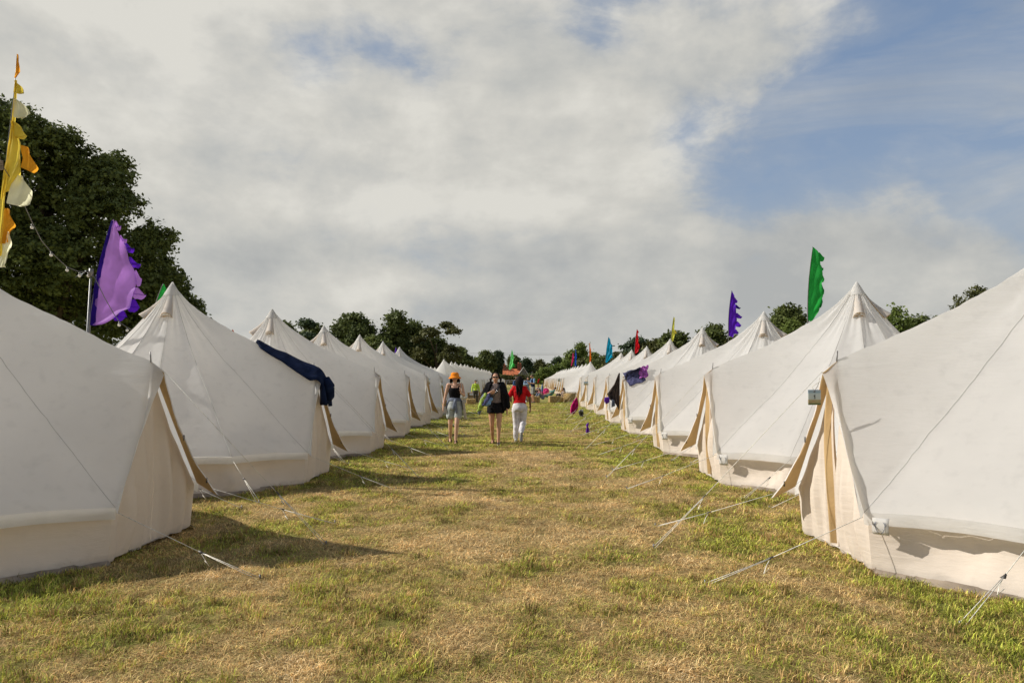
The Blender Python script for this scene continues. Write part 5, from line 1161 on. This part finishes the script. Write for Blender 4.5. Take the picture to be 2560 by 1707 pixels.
def walker_black():
    p = at(1240, 1000, 17.4); r = person('smiling woman in sunglasses, black jacket and black skirt walking towards us', p.x-0.01, 17.4, -0.03, 1.0)
    J = dict(neck=(0, 0, 1.395), chest=(0, 0, 1.24), waist=(0, 0, 1.05), pelvis=(0.0, 0, 0.90), sha=(-0.165, 0, 1.375), ela=(-0.255, -0.06, 1.15), wra=(-0.115, -0.21, 1.20),
             shb=(0.165, 0, 1.375), elb=(0.235, 0.04, 1.10), wrb=(0.265, 0.00, 0.80), hipa=(-0.090, 0, 0.86), kna=(-0.085, 0.02, 0.46), ana=(-0.085, 0.24, 0.115),
             hipb=(0.090, 0, 0.86), knb=(0.085, -0.13, 0.47), anb=(0.080, -0.19, 0.09), toea=(0, -0.10, -0.08))
    P, R_ = body(r, J, 'skin2', glasses=True, hands={'a': ((0.9, -0.25, 0.35), (0, 1, 0.1), 1), 'b': ((0.05, -0.1, -1), (-1, 0.2, 0), -1)}, headc=(0.0, -0.01, 1.55), torso=1.02)
    mb = MB(); loft(mb, [((0, 0, 0.93), .165, .122), ((0, 0, 1.05), .140, .104), ((0, -0.006, 1.17), .152, .115), ((0, -0.010, 1.27), .162, .122), ((0, 0, 1.37), .135, .088), ((0, 0, 1.415), .07, .06)])
    for q in (1, -1): capsule(mb, (0.12*q, 0, 1.36), 0.06, (0.185*q, 0, 1.30), 0.062)
    fuse('taupe_tee', mb, M['taupe_cloth'], r, 0.011, 3, 0.014)
    mb = MB(); loft(mb, [((0, 0, 0.985), .150, .115), ((0, 0, 0.90), .182, .134), ((0, 0, 0.80), .198, .145), ((0.0, -0.01, 0.735), .205, .160)]); fuse('black_skirt', mb, M['black_cloth'], r, 0.012, 2, 0.03)
    mb = MB()     # open jacket: back, two fronts, sleeves
    for q, el in ((-1, (-0.262, -0.05, 1.16)), (1, (0.245, 0.045, 1.10))):
        capsule(mb, (0.15*q, 0.0, 1.385), 0.074, el, 0.074, 14); capsule(mb, (0.12*q, -0.04, 1.37), 0.06, (0.19*q, -0.06, 1.18), 0.06)
        for k in range(6):
            a = k/5; xx = 0.125+0.05*a; capsule(mb, (xx*q, -0.085+0.20*a, 1.36-0.02*a), 0.026, ((xx+0.045+0.02*(q > 0))*q, -0.07+0.20*a, 0.82 if q > 0 else 0.94), 0.036, 8)
    for k in range(7): xx = -0.14+0.28*k/6; capsule(mb, (xx, 0.105, 1.38), 0.026, (xx*1.25, 0.14, 0.84), 0.034, 8)
    capsule(mb, (0.245, 0.045, 1.10), 0.068, (0.275, 0.02, 0.88), 0.060, 12); capsule(mb, (-0.262, -0.05, 1.16), 0.068, (-0.20, -0.14, 1.17), 0.055, 12); capsule(mb, (-0.16, 0.02, 1.40), 0.05, (0.16, 0.02, 1.40), 0.05)
    fuse('black_jacket', mb, M['black_cloth'], r, 0.012, 2, 0.025)
    MB().tube([(0.115, -0.085, 1.40), (0.05, -0.14, 1.25), (-0.06, -0.145, 1.10), (-0.16, -0.13, 0.96)], 0.014, 6).build('crossbody_strap', M['black_gloss'], r)
    # clothes carried over the arm
    for nm, c0, pts, rs, mt in (('carried_jacket', 0, [(-0.20, -0.20, 1.14), (-0.27, -0.22, 1.00), (-0.33, -0.21, 0.86), (-0.40, -0.20, 0.80)], [0.05, 0.075, 0.055, 0.028], 'lime_dull'),
                                 ('carried_shirt', 0, [(-0.14, -0.22, 1.16), (-0.19, -0.26, 1.02), (-0.25, -0.27, 0.95)], [0.035, 0.06, 0.045], 'denim_towel'),
                                 ('carried_shirt', 0, [(-0.26, -0.18, 1.12), (-0.32, -0.17, 0.95), (-0.35, -0.16, 0.80), (-0.36, -0.16, 0.72)], [0.05, 0.06, 0.045, 0.028], 'bluegrey_cloth'),
                                 ('carried_bag', 0, [(-0.10, -0.22, 1.05), (-0.14, -0.25, 0.98), (-0.20, -0.24, 0.95)], [0.045, 0.06, 0.05], 'sky_cloth')):
        mb = MB(); chain(mb, [Vector(v) for v in pts], rs); o = fuse(nm, mb, M[mt], r, 0.012, 1, 0.07)
    mb = MB(); ell(mb, (0, 0.022, 1.585), (0.084, 0.098, 0.088)); ell(mb, (0, 0.075, 1.545), (0.07, 0.06, 0.075))
    for q in (1, -1): capsule(mb, (0.07*q, -0.03, 1.62), 0.022, (0.088*q, 0.0, 1.54), 0.018, 8); chain(mb, [Vector((0.085*q, 0.0, 1.54)), Vector((0.118*q, 0.01, 1.51)), Vector((0.112*q, 0.0, 1.45))], [0.02, 0.026, 0.020])
    fuse('tied_back_hair', mb, M['hairdark'], r, 0.010, 2, 0.012)
    shoe('shoe', r, (0.080, -0.19, 0.09), (0.08, -1, -0.02), M['black_gloss']); shoe('shoe', r, (-0.085, 0.24, 0.115), (0, -1, -0.5), M['black_cloth'], True)
walker_black()
def walker_red():
    p = at(1299, 1000, 18.25); r = person('person in red tee and white trousers seen from behind, long braids, walking away', p.x, 18.25, PI-0.05, 0.955)
    J = dict(neck=(0, 0, 1.39), chest=(0, 0, 1.24), waist=(0, 0, 1.05), pelvis=(0, 0.01, 0.90), sha=(-0.175, 0, 1.37), ela=(-0.262, 0.03, 1.12), wra=(-0.270, -0.03, 0.86),
             shb=(0.175, 0, 1.37), elb=(0.255, 0.02, 1.12), wrb=(0.320, -0.06, 0.90), hipa=(-0.095, 0, 0.86), kna=(-0.085, -0.02, 0.47), ana=(-0.055, 0.27, 0.24),
             hipb=(0.095, 0, 0.86), knb=(0.085, -0.04, 0.46), anb=(0.095, -0.03, 0.09), toea=(0, -0.09, -0.13))
    P, R_ = body(r, J, 'skin3', face=True, torso=1.08, headc=(0, -0.01, 1.545), hands={'a': ((0, -0.1, -1), (1, 0, 0), 1), 'b': ((0.05, -0.1, -1), (-1, 0, 0), -1)}, feet=False)
    mb = MB(); loft(mb, [((0, 0, 0.965), .165, .130), ((0, 0, 1.06), .152, .118), ((0, 0, 1.17), .168, .125), ((0, 0, 1.28), .178, .125), ((0, 0, 1.38), .15, .09), ((0, 0, 1.42), .08, .065)])
    for q in (1, -1): capsule(mb, (0.13*q, 0, 1.36), 0.066, (0.235*q, 0.02, 1.19), 0.062)
    fuse('red_tee', mb, M['red_cloth'], r, 0.011, 2, 0.03)
    mb = MB(); loft(mb, [((0, 0.005, 1.0), .150, .118), ((0, 0.02, 0.90), .182, .145), ((0, 0.025, 0.82), .186, .150), ((0, 0.02, 0.78), .17, .13)])
    for q in (1, -1): ell(mb, (0.082*q, 0.06, 0.86), (0.095, 0.095, 0.10))
    for q, kn, an in ((-1, (-0.085, -0.02, 0.47), (-0.055, 0.25, 0.29)), (1, (0.085, -0.04, 0.46), (0.095, -0.03, 0.13))):
        capsule(mb, (0.095*q, 0.01, 0.83), 0.106, kn, 0.078, 16); capsule(mb, kn, 0.080, an, 0.066, 14); ell(mb, kn, (0.088,)*3); ell(mb, Vector(kn).lerp(Vector(an), 0.3)+Vector((0, 0.015, 0)), (0.074, 0.078, 0.12))
    fuse('white_trousers', mb, M['white_cloth'], r, 0.012, 2, 0.02)
    mb = MB(); ell(mb, (0, 0.020, 1.575), (0.086, 0.102, 0.095))
    fuse('scalp_hair', mb, M['hairdark'], r, 0.010, 2, 0.010)
    mb = MB()
    for k in range(15):
        a = -0.2+(PI+0.4)*k/14; x, y = 0.085*math.cos(a), 0.02+0.10*math.sin(a); ln = 1.14+0.05*math.sin(k*2.2)+0.10*abs(math.cos(a))
        pts = [Vector((x, y, 1.60)), Vector((x*1.05, y+0.02, 1.48)), Vector((x*0.85, 0.12+0.02*math.sin(k), 1.36)), Vector((x*0.7+0.01*math.sin(k*3), 0.155, 1.24)), Vector((x*0.6, 0.165, ln))]
        mb.tube(pts, [0.017, 0.016, 0.014, 0.012, 0.008], 6)
    mb.build('braids', M['hairdark'], r)
    shoe('trainer', r, (0.095, -0.03, 0.09), (0, -1, 0.0), M['trainer']); shoe('trainer', r, (-0.055, 0.27, 0.24), (0.05, -0.35, -0.92), M['trainer'])
    MB().tube([(0.312+0.028*math.cos(k*PI/5), -0.055+0.028*math.sin(k*PI/5), 0.93) for k in range(11)], 0.007, 5).build('bracelet', M['white_cloth'], r)
walker_red()
def stander(label, x, y, rz, skin, hair, parts, scale=1.0, arms='down', vox=0.016, tilt=0.0, long_hair=False):
    r = person(label, x, y, rz, scale); hc = (0, -0.02-0.05*tilt, 1.60)
    if arms == 'phone': A = dict(ela=(-0.25, -0.03, 1.17), wra=(-0.08, -0.28, 1.22), elb=(0.25, -0.03, 1.17), wrb=(0.08, -0.28, 1.22))
    else: A = dict(ela=(-0.25, 0.03, 1.15), wra=(-0.27, -0.02, 0.89), elb=(0.25, 0.03, 1.15), wrb=(0.27, -0.02, 0.89))
    J = dict(neck=(0, 0, 1.44), chest=(0, 0, 1.28), waist=(0, 0, 1.08), pelvis=(0, 0, 0.93), sha=(-0.18, 0, 1.42), shb=(0.18, 0, 1.42), hipa=(-0.095, 0, 0.89), kna=(-0.10, -0.02, 0.48), ana=(-0.11, 0.03, 0.09),
             hipb=(0.095, 0, 0.89), knb=(0.10, -0.04, 0.48), anb=(0.11, 0.0, 0.09), **A)
    hands = {'a': ((0.5, -0.6, 0.2), (0.4, 0.5, 0.6), 1), 'b': ((-0.5, -0.6, 0.2), (-0.4, 0.5, 0.6), -1)} if arms == 'phone' else None
    P, R_ = body(r, J, skin, vox, True, tilt=-0.35*tilt, headc=hc, hands=hands)
    top, tm, bot, bm_, shm = parts
    mb = MB(); loft(mb, [((0, 0, 0.96), .165, .125), ((0, 0, 1.08), .152, .115), ((0, 0, 1.22), .170, .125), ((0, 0, 1.33), .185, .125), ((0, 0, 1.43), .15, .09), ((0, 0, 1.47), .08, .07)])
    sl = 0.45 if top != 'shirt_long' else 1.0
    for q, k in ((-1, 'a'), (1, 'b')):
        e = Vector(J['el'+k]); s0 = Vector(J['sh'+k])*0.98
        if top != 'gilet': capsule(mb, s0, 0.066, s0.lerp(e, 0.6 if sl < 1 else 1), 0.060)
        if sl == 1.0: capsule(mb, e, 0.058, e.lerp(Vector(J['wr'+k]), 0.9), 0.045)
    fuse(top, mb, M[tm], r, vox, 2, 0.02)
    mb = MB(); loft(mb, [((0, 0, 1.0), .152, .118), ((0, 0, 0.92), .172, .13), ((0, 0, 0.84), .178, .13)]); f = 0.55 if bot == 'shorts' else 1.0
    for k in 'ab':
        h, kn, an = Vector(J['hip'+k]), Vector(J['kn'+k]), Vector(J['an'+k])
        if f < 1: capsule(mb, h, 0.105, h.lerp(kn, 0.75), 0.098, 14)
        else: capsule(mb, h, 0.10, kn, 0.072, 14); capsule(mb, kn, 0.07, an+Vector((0, 0, 0.05)), 0.055, 12)
    fuse(bot, mb, M[bm_], r, vox, 2, 0.02)
    mb = MB(); hcv = Vector(hc); ell(mb, hcv+Vector((0, 0.025, 0.035)), (0.086, 0.098, 0.085))
    if long_hair: capsule(mb, hcv+Vector((0, 0.07, 0)), 0.07, hcv+Vector((0, 0.10, -0.20)), 0.05); [capsule(mb, hcv+Vector((0.07*q, 0.02, 0.02)), 0.03, hcv+Vector((0.08*q, 0.03, -0.17)), 0.025) for q in (1, -1)]
    fuse('hair', mb, M[hair], r, 0.014, 2)
    for k in 'ab': shoe('shoe', r, J['an'+k], (0.1*(1 if k == 'b' else -1), -1, 0), M[shm])
    return r
q = at(1189, 990, 47.3)
ch_ = stander('child in lime green jacket and dark cap standing by the wooden bench', q.x, 47.3, 0.0, 'skin2', 'hairdark', ('shirt_long', 'lime_cloth', 'trousers', 'olive_cloth', 'black_gloss'), 0.86)
mb = MB(); ell(mb, (0, 0.02, 1.655), (0.092, 0.10, 0.07)); capsule(mb, (0, -0.07, 1.645), 0.03, (0, -0.13, 1.635), 0.02); mb.build('cap', M['black_cloth'], ch_)
for sx in (1, -1): MB().tube([(0.11*sx, -0.13, 1.42), (0.12*sx, -0.14, 1.28), (0.11*sx, -0.12, 1.16), (0.15*sx, 0.10, 1.12)], 0.018, 6).build('backpack_strap', M['black_cloth'], ch_)
q = at(1332.5, 980, 48.8)
mn = stander('man in dark gilet and grey shorts looking down at his hands', q.x, 48.8, -1.15, 'skin2', 'hairbrown', ('gilet', 'navy_cloth', 'shorts', 'grey_cloth', 'taupe_cloth'), 1.07, 'phone', tilt=1.0)
for k, xs_ in (('a', -1), ('b', 1)): 
    mb = MB(); capsule(mb, (0.175*xs_, 0, 1.42), 0.062, (0.235*xs_, -0.02, 1.24), 0.058); mb.build('sleeve', M['sky_cloth'], mn)
q = at(1318, 980, 51)
stander('woman in pale denim shirt and jeans facing the man in the dark gilet', q.x, 51, 0.5, 'skin', 'hairdark', ('shirt_long', 'denim_shirt', 'jeans', 'denim_shirt', 'trainer'), 1.0, 'phone', tilt=0.8, long_hair=True) if M.setdefault('denim_shirt', mat('denim_shirt', (0.26, 0.36, 0.48), 0.9, 0.2, 12)) else None
q = at(1290.5, 980, 53)
stander('person in dark blue top and pale trousers half hidden by the walker in red', q.x, 53, 0.9, 'skin', 'hairbrown', ('shirt_long', 'sky_dark', 'trousers', 'white_cloth', 'trainer'), 1.02, 'down') if M.setdefault('sky_dark', mat('dark_blue_shirt', (0.05, 0.10, 0.22), 0.9, 0.2, 12)) else None

def sitter(label, px, py, Y, rz, skin, hair, topm, botm, lean=0.0, curl=0.0, scale=1.0, lying=False, seat=0.12):
    q = atz(px, py, 0); r = person(label, at(px, py, Y).x, Y, rz, scale, 'people sitting by the right row'); z = seat
    ly = math.sin(lean); lz = math.cos(lean); B = lambda d, dy=0.0, x=0.0: Vector((x, d*ly+dy, z+d*lz-curl*d*d*0.25))
    hc = B(0.74, -0.06-curl*0.30); nk = B(0.58, -curl*0.22)
    kz = 0.16 if lying else 0.46
    J = dict(neck=tuple(nk), chest=tuple(B(0.40, -curl*0.10)), waist=tuple(B(0.18)), pelvis=(0, 0, z+0.02), sha=tuple(B(0.55, -curl*0.2, -0.18)), shb=tuple(B(0.55, -curl*0.2, 0.18)),
             ela=tuple(B(0.30, -0.16, -0.25)), wra=(-0.16, -0.34, kz+0.06), elb=tuple(B(0.30, -0.16, 0.25)), wrb=(0.16, -0.34, kz+0.06), hipa=(-0.10, -0.02, z), hipb=(0.10, -0.02, z),
             kna=(-0.16, -0.42, kz), knb=(0.16, -0.42, kz), ana=(-0.13, -0.66 if not lying else -0.84, 0.08), anb=(0.13, -0.66 if not lying else -0.84, 0.08))
    body(r, J, skin, 0.018, True, headc=tuple(hc), tilt=-0.3*curl)
    mb = MB(); capsule(mb, J['waist'], 0.14, J['chest'], 0.155, 14); capsule(mb, J['pelvis'], 0.15, J['waist'], 0.14, 14); capsule(mb, J['sha'], 0.07, J['shb'], 0.07)
    for k in 'ab': capsule(mb, J['sh'+k], 0.066, Vector(J['sh'+k]).lerp(Vector(J['el'+k]), 0.7), 0.06)
    fuse('top', mb, M[topm], r, 0.018, 2, 0.03)
    mb = MB(); capsule(mb, J['pelvis'], 0.155, (0, 0, z+0.03), 0.155)
    for k in 'ab': capsule(mb, J['hip'+k], 0.10, J['kn'+k], 0.075, 12); capsule(mb, J['kn'+k], 0.072, Vector(J['kn'+k]).lerp(Vector(J['an'+k]), 0.85), 0.055, 12)
    fuse('trousers', mb, M[botm], r, 0.018, 2, 0.03)
    mb = MB(); ell(mb, hc+Vector((0, 0.03, 0.035)), (0.088, 0.10, 0.085)); fuse('hair', mb, M[hair], r, 0.014, 2)
    for k in 'ab': shoe('shoe', r, J['an'+k], (0, -1, 0.25), M['trainer'])
    return r
sitter('person in pink checked shirt curled forward on the grass beside a hay bale', 1357, 996, 58, -1.0, 'skin', 'hairbrown', 'checked_cloth', 'bluegrey_cloth', -0.25, 0.5, 0.95)
sitter('person in teal top and sunglasses leaning back on the grass by the far tents', 1372, 990, 63, -1.35, 'skin2', 'hairdark', 'teal_cloth', 'teal_cloth', 0.75, 0.0, 1.15, True)
sitter('person in white top sitting further back between blue towel and hay bale', 1346, 985, 70, 0.8, 'skin2', 'hairbrown', 'white_cloth', 'black_cloth', 0.15, 0.2, 1.1)
sitter('person in black sitting low on the grass left of the checked shirt', 1342, 990, 64, -0.4, 'skin', 'hairdark', 'black_cloth', 'black_cloth', 0.2, 0.3, 0.9)
sitter('dark haired person in brown sitting against the hay bench', 1409, 1000, 53, -1.2, 'skin2', 'hairdark', 'taupe_cloth', 'olive_cloth', 0.1, 0.2, 1.0)
mb = MB(); c = at(1365, 979, 66); ell(mb, c, (0.28, 0.2, 0.34)); o = fuse('pink_bag', mb, M['pink_cloth'], None, 0.03, 2, 0.15); tag(o, 'hot pink bag on the grass between blue towel and the person in teal', 'bag')

# ------------------------------------------------------------------ hay bales and rough benches
def straw_tufts(mb, L3, n, rs, ln=0.10):
    for i in range(n):
        ax = rs.randrange(3); sg = rs.choice((-1, 1)); p = [rs.uniform(-0.5, 0.5)*L3[k] for k in range(3)]; p[ax] = sg*L3[ax]*0.5
        if ax == 2 and sg < 0: continue
        d = Vector((rs.gauss(0, 1), rs.gauss(0, 1), rs.gauss(0, 0.7))).normalized()*ln*rs.uniform(0.5, 1.2); p = Vector(p); s_ = d.cross(Vector((0, 0, 1)))
        s_ = s_.normalized()*0.006 if s_.length > 0 else Vector((0.006, 0, 0)); mb.add([p-s_, p+s_, p+d], [(0, 1, 2)])
def bale(label, x, y, rz, L3=(1.0, 0.46, 0.40), z=0.0, seed=1):
    rs = random.Random(seed); root = empty('hay_bale', (x, y, z), rz, label, 'hay bale', 'hay bales in the crossing')
    bm = bmesh.new(); bmesh.ops.create_cube(bm, size=1.0); bmesh.ops.subdivide_edges(bm, edges=bm.edges[:], cuts=9, use_grid_fill=True)
    for v in bm.verts:
        c = Vector((v.co.x*L3[0], v.co.y*L3[1], v.co.z*L3[2])); e = 0.06
        q = Vector([max(-L3[k]/2+e, min(L3[k]/2-e, c[k])) for k in range(3)]); d = c-q; c = q+(d.normalized()*e if d.length > e else d)
        for bx in (-0.22, 0.22):
            if abs(c.x-bx*L3[0]) < 0.05: c.y *= 0.95; c.z *= 0.95
        v.co = c+Vector((1, 1, 1))*0.02*mnoise.noise(c*9+Vector((seed, 0, 0)))
    me = bpy.data.meshes.new('straw_block'); bm.to_mesh(me); bm.free(); o = link('straw_block', me, M['hay'], root); o.location = (0, 0, L3[2]/2)
    mb = MB(); straw_tufts(mb, L3, 420, rs, 0.07); t = mb.build('loose_straw', M['hay'], root, False); t.location = (0, 0, L3[2]/2); t['kind'] = 'stuff'
    for bx in (-0.22, 0.22):
        x_, a, b = bx*L3[0], L3[1]*0.48, L3[2]*0.48; tw = MB().tube([(x_, -a, -b), (x_, a, -b), (x_, a, b), (x_, -a, b), (x_, -a, -b)], 0.006, 5).build('baling_twine', M['spike'], root); tw.location = (0, 0, L3[2]/2)
    return root
q = at(1337, 1000, 49.6); bale('dark shaded hay bale at the feet of the man in the gilet', q.x, 49.6, 0.1, (0.62, 0.5, 0.42), 0, 1)
q = at(1385, 1000, 50.0); bale('sunlit hay bale standing in front of the seated people', q.x, 49.6, 0.25, (0.72, 0.5, 0.44), 0, 2)
q = at(1402, 1000, 50.5); bale('hay bale between the sunlit bale and the hay bench', q.x, 50.9, -0.1, (0.6, 0.5, 0.36), 0, 3)
q = at(1349, 1000, 49.6)
q = at(1316, 1000, 50); bale('hay bale behind the legs of the walker in red', q.x, 51.2, 0.0, (0.8, 0.5, 0.4), 0, 5)
q = at(1176, 1000, 46.6); bale('hay bale under the left end of the wooden bench', q.x+0.05, 46.6, 0.0, (0.55, 0.46, 0.34), 0, 6)
def bench(label, x, y, rz, w, d, h, n, fill=True):
    root = empty('wooden_bench', (x, y, 0), rz, label, 'bench', 'rough timber benches in the crossing')
    for sx in (-1, 1):
        for sy in (-1, 1): MB().box((sx*w/2, sy*d/2, h/2), (0.09, 0.09, h)).build('post', M['wood'], root, False)
    k = max(2, int(h*0.75/0.16))
    for i in range(k): bevel(MB().box((0, -d/2-0.055, 0.12+0.16*i), (w+0.09, 0.025, 0.13)).build('plank', M['wood'], root, False), 0.004); MB().box((0, d/2+0.055, 0.12+0.16*i), (w+0.09, 0.025, 0.13)).build('plank', M['wood'], root, False)
    for i in range(4): MB().box((0, -d/2+(i+0.5)*d/4, h+0.012), (w+0.14, d/4*0.9, 0.035)).build('top_board', M['palewood'], root, False)
    return root
a, b = at(1169, 990, 48.0), at(1212, 990, 48.0); bench('rough timber bench box standing behind the child in lime jacket', (a.x+b.x)/2, 48.2, 0, b.x-a.x-0.1, 0.45, 0.66, 5)
a, b = at(1245, 990, 50.2), at(1280, 990, 50.2); bench('rough timber bench box seen between the two nearest walkers', (a.x+b.x)/2, 50.4, 0, b.x-a.x-0.1, 0.55, 0.66, 5)
def hay_bench():
    a, b = at(1411, 990, 50), at(1439, 990, 50); w = b.x-a.x; root = empty('hay_bench', ((a.x+b.x)/2, 50.0, 0), 0.1, 'dark hay filled timber frame with sloping poles beside the right tents', 'bench')
    MB().box((0, 0.15, 0.30), (w, 0.5, 0.6)).build('hay_filling', M['hay'], root)
    mb = MB(); rs = random.Random(4); straw_tufts(mb, (w, 0.5, 0.6), 500, rs, 0.09); t = mb.build('loose_straw', M['hay'], root, False); t.location = (0, 0.15, 0.3); t['kind'] = 'stuff'
    MB().tube([(-w/2-0.1, 0.1, 0.66), (w/2+0.05, 0.1, 0.66)], 0.025, 6).build('top_rail', M['palewood'], root)
    for sx in (-1, 1): MB().tube([(sx*w/2, 0.1, 0.66), (sx*w/2-0.62, -0.35, 0.0)], 0.022, 6).build('sloping_pole', M['palewood'], root); MB().tube([(sx*w/2, 0.1, 0.0), (sx*w/2, 0.1, 0.66)], 0.022, 6).build('post', M['wood'], root)
    bt = MB(); loft(bt, [((0, 0, 0.0), .035, .035), ((0, 0, .17), .035, .035), ((0, 0, .21), .014, .014), ((0, 0, .27), .013, .013)], 12); o = bt.build('dark_bottle', M['black_gloss']); o.location = (a.x+0.03, 50.1, 0.685); tag(o, 'dark bottle standing on the rail end of the hay bench', 'bottle')
hay_bench()
